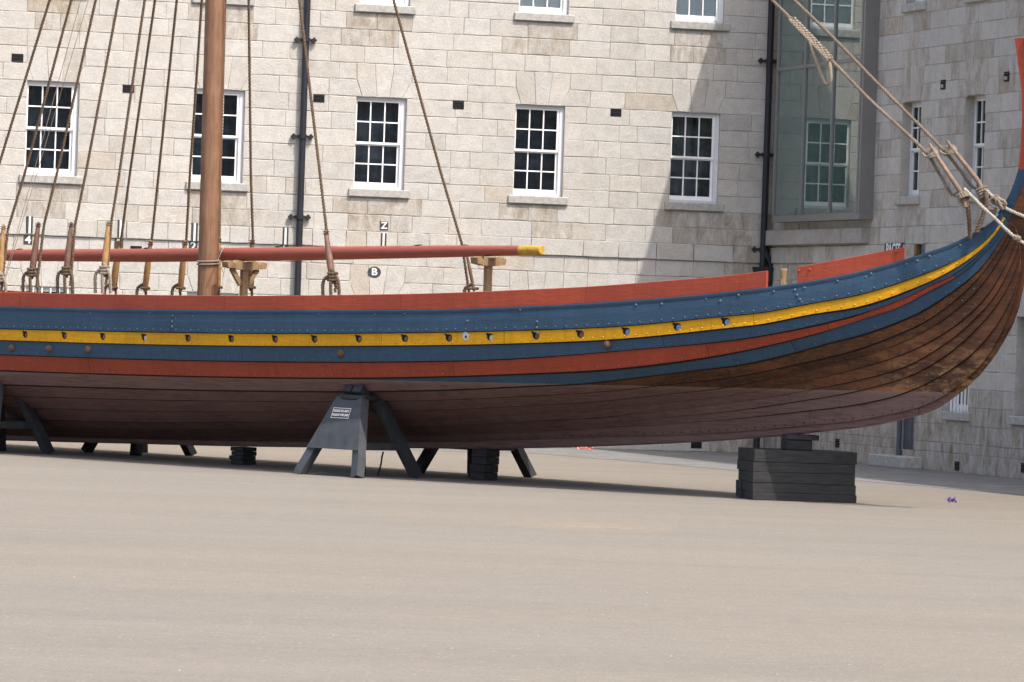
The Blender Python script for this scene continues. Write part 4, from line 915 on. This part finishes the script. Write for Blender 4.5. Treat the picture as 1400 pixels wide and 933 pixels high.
# timberhead in the gap between washboards
p = on_edge(0, 1070.5, 391.5, -.07); th_ = empty('timberhead', to_world((p[0], p[1], p[2]-.35)), -ALPHA); tag(th_, 'short pale oak timberhead in the gap between the red washboards', 'post')
MB().tube([(0, 0, 0), (0, 0, .34), (0, 0, .44), (0, 0, .53), (0, 0, .565), (0, 0, .572)], [.05, .046, .042, .047, .052, .046], 12).build('post', oak, th_); MB().box(-.015, .015, -.056, -.03, .36, .44).build('peg', oak, th_)

# ================================================================== STANDS AND BLOCKS
def stand(cx, cy, inward, label, zp, pad, panel, sign=False):
    """tapered four-legged trestle; inward = +1 when the hull lies at larger y"""
    r_ = empty('ship_stand', to_world((cx, cy, 0)), -ALPHA); tag(r_, label, 'stand', 'black stands propping the hull')
    Lx, Ly, tx_, ty = .58, .56, .19, .15; zt_ = 1.04
    for sx in (-1, 1):
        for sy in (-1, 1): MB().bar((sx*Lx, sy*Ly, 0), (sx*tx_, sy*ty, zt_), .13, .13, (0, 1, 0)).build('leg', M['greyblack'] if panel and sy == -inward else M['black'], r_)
    k_ = .39/zt_; ex, ey = Lx+(tx_-Lx)*k_, Ly+(ty-Ly)*k_
    for sx in (-1, 1): MB().box(sx*ex-.035, sx*ex+.035, -ey, ey, .37, .47).build('tie_rail', M['black'], r_)
    MB().box(-ex+.04, ex-.04, inward*ey-.035, inward*ey+.035, .37, .47).build('tie_rail', M['black'], r_)
    MB().cbox(-tx_-.06, tx_+.06, -ty-.05, ty+.05, zt_+.002, zt_+.07, .01).build('cap', M['black'], r_)
    o_ = -inward
    if panel:
        z0 = .37
        def PT(sx, z, off): f_ = z/zt_; return (sx*(Lx+(tx_-Lx)*f_+.072), o_*((Ly+(ty-Ly)*f_)+.07+off), z)
        V = [PT(-1, z0, 0), PT(1, z0, 0), PT(1, zt_, 0), PT(-1, zt_, 0), PT(-1, z0, .02), PT(1, z0, .02), PT(1, zt_, .02), PT(-1, zt_, .02)]
        q = MB(); q.add(V, [(0, 1, 2, 3), (7, 6, 5, 4), (0, 4, 5, 1), (1, 5, 6, 2), (2, 6, 7, 3), (3, 7, 4, 0)]); q.build('front_panel', M['greyblack'], r_)
        if sign:
            zc = .855; f_ = zc/zt_; yy = o_*((Ly+(ty-Ly)*f_)+.07+.0225); sl_ = math.atan2((Ly-ty), zt_)
            P0 = np.array([-.045, yy, zc]); 
            sg = empty('notice', (0, 0, 0)); sg.parent = r_; sg.location = tuple(P0); sg.rotation_euler = (-sl_ if o_ < 0 else sl_, 0, 0)
            MB().box(-.175, .175, -.004, .0, -.075, .075).build('plate', M['black'], sg)
            for a, b, c, d in ((-.175, .175, .068, .075), (-.175, .175, -.075, -.068), (-.175, -.168, -.068, .068), (.168, .175, -.068, .068)): MB().box(a, b, -.006, -.0035, c, d).build('border', M['markw'], sg)
            for j, tx__ in enumerate(('PLEASE DO NOT', 'TOUCH THE SHIP')): t = link('lettering', text_mesh(tx__, .05, M['markw'], .82), sg); t.location = (0, -.006, .028-.058*j)
    # pads wedged against the planking
    for sx in (-1, 1):
        q = MB(); q.bar((sx*.10, 0, zt_+.06), (sx*.10, o_*pad, zp), .12, .16, (1, 0, 0)); q.build('pad', M['black'], r_)
    return r_
f1, f2_, f3 = ship_ground(415, 640), ship_ground(500, 647), ship_ground(565, 647)
cxs = ship_ground(486, 646)[0]
NY = -1.40
def cx_at(u, v, y):                                       # x where the ground ray of column u meets the line y
    p = ship_px(u, v, y); return p[0]
xn = cx_at(490, 644.5, NY); xo = cx_at(-6, 612, NY)
def zh_at(x, y):                                          # hull underside height at half-breadth y
    bs = [hb(i, x) for i in range(13)][::-1]; zs = [ZF[i](x) for i in range(13)][::-1]; return float(np.interp(abs(y), bs, zs))
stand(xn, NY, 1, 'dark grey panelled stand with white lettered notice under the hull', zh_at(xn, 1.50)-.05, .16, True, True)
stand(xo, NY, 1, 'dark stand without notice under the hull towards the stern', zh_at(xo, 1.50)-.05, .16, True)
xf = cx_at(648, 648, 1.25); xf2 = cx_at(190, 616, 1.25)
stand(xf, 1.25, -1, 'black stand on the far side of the keel, forward of the notice stand', zh_at(xf, 1.5)-.03, .3, False)
stand(xf2, 1.25, -1, 'black stand on the far side of the hull below the mast', zh_at(xf2, 1.5)-.03, .3, False)
def keel_block(u, v, label):
    x = cx_at(u, v, -.3); r_ = empty('keel_block', to_world((x, 0, 0)), -ALPHA); tag(r_, label, 'timber stack', None); top = kz(x)-.004; n = 4; h = top/n; rr = random.Random(int(u))
    for k_ in range(n): j = rr.uniform(-.012, .012); MB().cbox(-.135+j, .135+j+rr.uniform(-.01, .01), -.14+j, .14, k_*h+.002, (k_+1)*h-.001, .008).build('timber', M['tarblack'], r_)
    return r_
keel_block(311, 631, 'small stack of black timbers under the keel by the mast')
keel_block(641, 652, 'small stack of black timbers under the keel beside the notice stand')
A_, B_ = ground(1031, 684), ground(1169, 688); ang = math.atan2(B_[1]-A_[1], B_[0]-A_[0]); LB = np.linalg.norm(B_-A_)
st = empty('timber_stack', A_, ang); tag(st, 'large stack of black timbers carrying the bow on a block', 'timber stack'); rr = random.Random(8); HH = .645; hl = [0, .10, .225, .36, .49, .645]
for k_ in range(5):
    for j in range(3): e0 = rr.uniform(-.03, .012); e1_ = rr.uniform(-.02, .02); y0 = rr.uniform(-.004, .006) if j == 0 else 0; MB().cbox(e0, LB+e1_, j*.36+y0+.003, (j+1)*.36-.003, hl[k_]+.001, hl[k_+1]-.001, .005).build('timber', M['tarblack'], st)
# block between stack and keel
pk = ship_px(1091, 594, 0.); pw = to_world((pk[0], 0, 0)); rel = pw-A_; lx = rel[0]*math.cos(ang)+rel[1]*math.sin(ang); ly = -rel[0]*math.sin(ang)+rel[1]*math.cos(ang); zk = kz(pk[0])
MB().cbox(lx-.18, lx+.16, ly-.16, ly+.2, HH, zk-.07, .01).build('riser_block', M['tarblack'], st); MB().cbox(lx-.18, lx+.24, ly-.18, ly+.2, zk-.069, zk-.002, .008).build('riser_cap', M['black'], st)
print('STACK', lx, ly, zk, LB, 'XN', xn, xo, xf, xf2, 'ENDX', [round(e, 2) for e in ENDX], 'WL', WLA, WLB)
cb = ship_ground(520, 641); cbw = to_world((cb[0], -1.0, 0)); o = empty('cable', cbw, -ALPHA); tag(o, 'thin black cable dangling from the notice stand to the ground', 'cable')
P = [ship_px(u, v, -1.0)-np.array([cb[0], -1.0, 0]) for u, v in ((524, 618), (522, 626), (521, 634), (517, 643))]; P[-1][2] = .012; MB().tube([p for p in resample(P, .03)], .012, 8).build('line', M['iron'], o)
# litter
def litter(u, v, name, label, color, R, n, cat, T=.08):
    p = ground(u, v); o = empty(name, p); tag(o, label, cat); r_ = random.Random(int(u)); mb = MB()
    for k_ in range(n):
        a = np.array([r_.uniform(-R, R), r_.uniform(-R*.6, R*.6), r_.uniform(.01, .05)]); b = a+np.array([r_.uniform(-T, T), r_.uniform(-T, T), r_.uniform(-.005, .05)]); c = a+np.array([r_.uniform(-T, T), r_.uniform(-T, T), r_.uniform(0, .06)])
        mb.add([a, b, c], [(0, 1, 2)])
    mb.build('scrap', m_plain(name+'_colour', color, .6, .3, .2, 20, 0), o)
litter(1301, 688.5, 'wrapper', 'crumpled purple wrapper lying on the gravel', (.16, .07, .42), .055, 22, 'litter', .035)
litter(799, 616, 'ribbon', 'tangled red and white tape lying on the cobbles', (.75, .22, .17), .16, 26, 'litter')
pb = MB(); r_ = random.Random(31)
for k_ in range(45):
    p = ground(r_.uniform(-40, 1440), 655+280*r_.random()**.8); s_ = r_.uniform(.003, .007)*(1.7 if r_.random() < .06 else 1)
    pb.dome((p[0], p[1], 0.0), (0, 0, 1), s_*1.3, s_, 5)
tag(pb.build('pebbles', m_plain('pale_grit', (.33, .31, .28), .9, .2, .4, 3, 0)), 'scattered pale grit on the sandy square', 'pebbles', kind='stuff')
